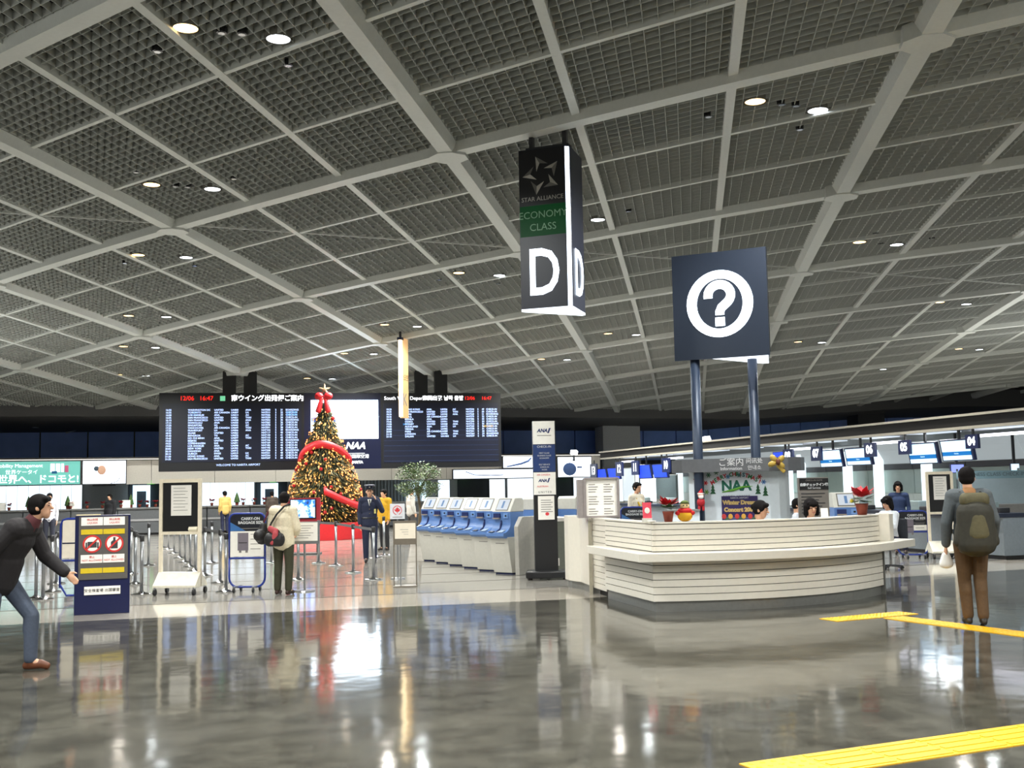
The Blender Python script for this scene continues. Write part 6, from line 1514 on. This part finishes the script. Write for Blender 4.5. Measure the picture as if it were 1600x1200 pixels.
# 5 yellow jacket and other small figures
def small_person(label, px, py, Y, rz, s=1.0, floor=None, **kw):
    p = at(px, py, Y); g = Vector((p.x, p.y, 0))
    kw.setdefault('vox', .016); kw.setdefault('detail', False)
    return person(label, g, rz, s, **kw)
small_person('person in yellow jacket with dark trousers standing behind the guard', 601, 860, 30.0, R(-40), .955, top=(206, 156, 30), legs=(34, 34, 36), hair='cropped', jacket=.03)
small_person('person in white shirt standing at the far counter behind the walking man', 76, 860, 34.0, R(20), 1.0, top=(214, 214, 222), legs=(50, 52, 66), hair='short')
small_person('person in black coat leaning on the far counter above the blue box', 171, 850, wall_pt(171, -2.4).y, R(-20), .96, top=(26, 26, 30), legs=(34, 34, 38), hair='short', jacket=.035)
small_person('clerk in pale yellow shirt standing before the far counter, right of the black notice board', 351, 850, wall_pt(351, -2.5).y, R(215), .98, top=(224, 190, 110), legs=(40, 44, 70), hair='short', jacket=.02)
small_person('person in grey coat near the far counter under the indoor tree', 643, 850, 37.0, R(120), .96, top=(176, 172, 164), legs=(60, 56, 54), hair='short', jacket=.03)
small_person('person in dark coat near the far counter left of the christmas tree', 425, 850, wall_pt(425, -2.4).y, R(200), .95, top=(74, 64, 56), legs=(50, 48, 46), hair='short', jacket=.03)
# 6 receptionists sitting behind the desk
SEAT_UP = .035
seat = dict(pelvis=(0, .05, .54), waist=(0, .03, .69), chest=(0, .0, .90), neck=(0, .0, 1.06), head=(0, -.02, 1.205), hipL=(.09, .02, .52), kneeL=(.10, -.38, .52), ankL=(.10, -.36, .10), toeL=(.11, -.5, .04), hipR=(-.09, .02, .52), kneeR=(-.10, -.38, .52), ankR=(-.10, -.36, .10), toeR=(-.11, -.5, .04), shL=(.165, .01, 1.0), elL=(.2, -.08, .77), wrL=(.14, -.24, .84), shR=(-.165, .01, 1.0), elR=(-.2, -.08, .77), wrR=(-.14, -.24, .84))
chair_me = None
def desk_chair(label, g, rz, zoff=.0):
    c = thing('desk_chair', label, 'chair', g, rz, None); cf = mat('chair_fabric', (40, 44, 52), .8)
    MB().b2(-.22, .22, -.22, .22, .39, .45).build('seat', cf, c, bevel=.02); MB().b2(-.2, .2, .22, .27, .55, .92).build('backrest', cf, c, bevel=.02); MB().lathe([(.03, .06), (.03, .39)], n=10).build('pillar', chrome_m, c); MB().b2(-.02, .02, .2, .25, .40, .6).build('back_bar', black_m, c)
    for k in range(5): a = 2 * PI * k / 5; MB().tube([(0, 0, .08), (.24 * math.cos(a), .24 * math.sin(a), .05)], .018, 6).build('foot_arm', black_m, c); MB().ell((.24 * math.cos(a), .24 * math.sin(a), .025), (.025, .025, .025), 8, 6).build('caster', black_m, c)
Yr = desk_y(1187) + .85; p = at(1187, 812, Yr); desk_chair('dark office chair under the receptionist in profile', (p.x, p.y, 0), R(62)); person('dark haired receptionist in profile sitting behind the desk by the poster', (p.x, p.y, 0), R(62), 1.04, seat, head=(.15, 0, 0), top=(232, 226, 216), legs=(40, 42, 60), hair='bun', vox=.010)
Yr = desk_y(1267) + .75; p = at(1267, 812, Yr); desk_chair('dark office chair under the long haired receptionist', (p.x, p.y, 0), R(8)); person('long haired receptionist facing the viewer behind the desk, before the grey sign', (p.x, p.y, 0), R(8), 1.045, seat, head=(.1, 0, 0), top=(226, 224, 220), legs=(40, 42, 60), hair='bob', vox=.009)
# 7 clerks of the right hand row
def clerk(label, px, off, rz, s, sit, **kw):
    p = row_pt(px, off); kw.setdefault('vox', .013); kw.setdefault('detail', True)
    if sit: desk_chair('dark office chair under the ' + label.split(' at ')[0], (p.x, p.y, 0), rz)
    return person(label, (p.x, p.y, 0), rz, s, seat if sit else dict(wrL=(.12, -.24, 1.0), wrR=(-.12, -.24, 1.0)), **kw)
p = at(996, 800, 24.5); yc, j, H, HM = person('clerk with yellow scarf and white blouse standing behind the desk\'s left part', (p.x, p.y, 0), R(40), .985, dict(wrL=(.12, -.24, 1.0), wrR=(-.12, -.24, 1.0)), top=(226, 216, 196), legs=(40, 44, 66), hair='bun', vox=.012)
ys = mat('yellow_scarf', (206, 166, 40), .7)
for s_ in (-1, 1): MB().cone(j['neck'] + Vector((s_ * .07, -.03, -.03)), .035, (s_ * .05, -.15, 1.15), .022, 8, k=.6).build('scarf', ys, yc, smooth=True)
MB().cone(j['neck'] + Vector((-.06, .05, -.02)), .04, j['neck'] + Vector((.06, .05, -.02)), .04, 8).build('scarf', ys, yc, smooth=True)
def seated_clerk(label, px, py, Y, rz, **kw):
    p = at(px, py, Y); desk_chair('dark chair under the ' + label.split(',')[0], (p.x, p.y, 0), rz); person(label, (p.x, p.y, 0), rz, 1.0, seat, vox=.013, **kw)
seated_clerk('seated clerk with black bob, right of the potted poinsettia', 1388, 800, 20.6, R(-60), head=(.25, 0, 0), top=(226, 230, 236), legs=(36, 40, 60), hair='bob')
seated_clerk('seated clerk in white blouse and navy vest, left of the grey self service sign', 1245, 800, 20.2, R(70), head=(.15, 0, 0), top=(222, 226, 234), legs=(36, 40, 60), hair='short')
p = at(1405, 800, 24.6); person('standing dark haired clerk behind the baggage sign at right', (p.x, p.y, 0), R(-20), .93, None, top=(40, 56, 92), legs=(36, 40, 60), hair='bob', vox=.013)
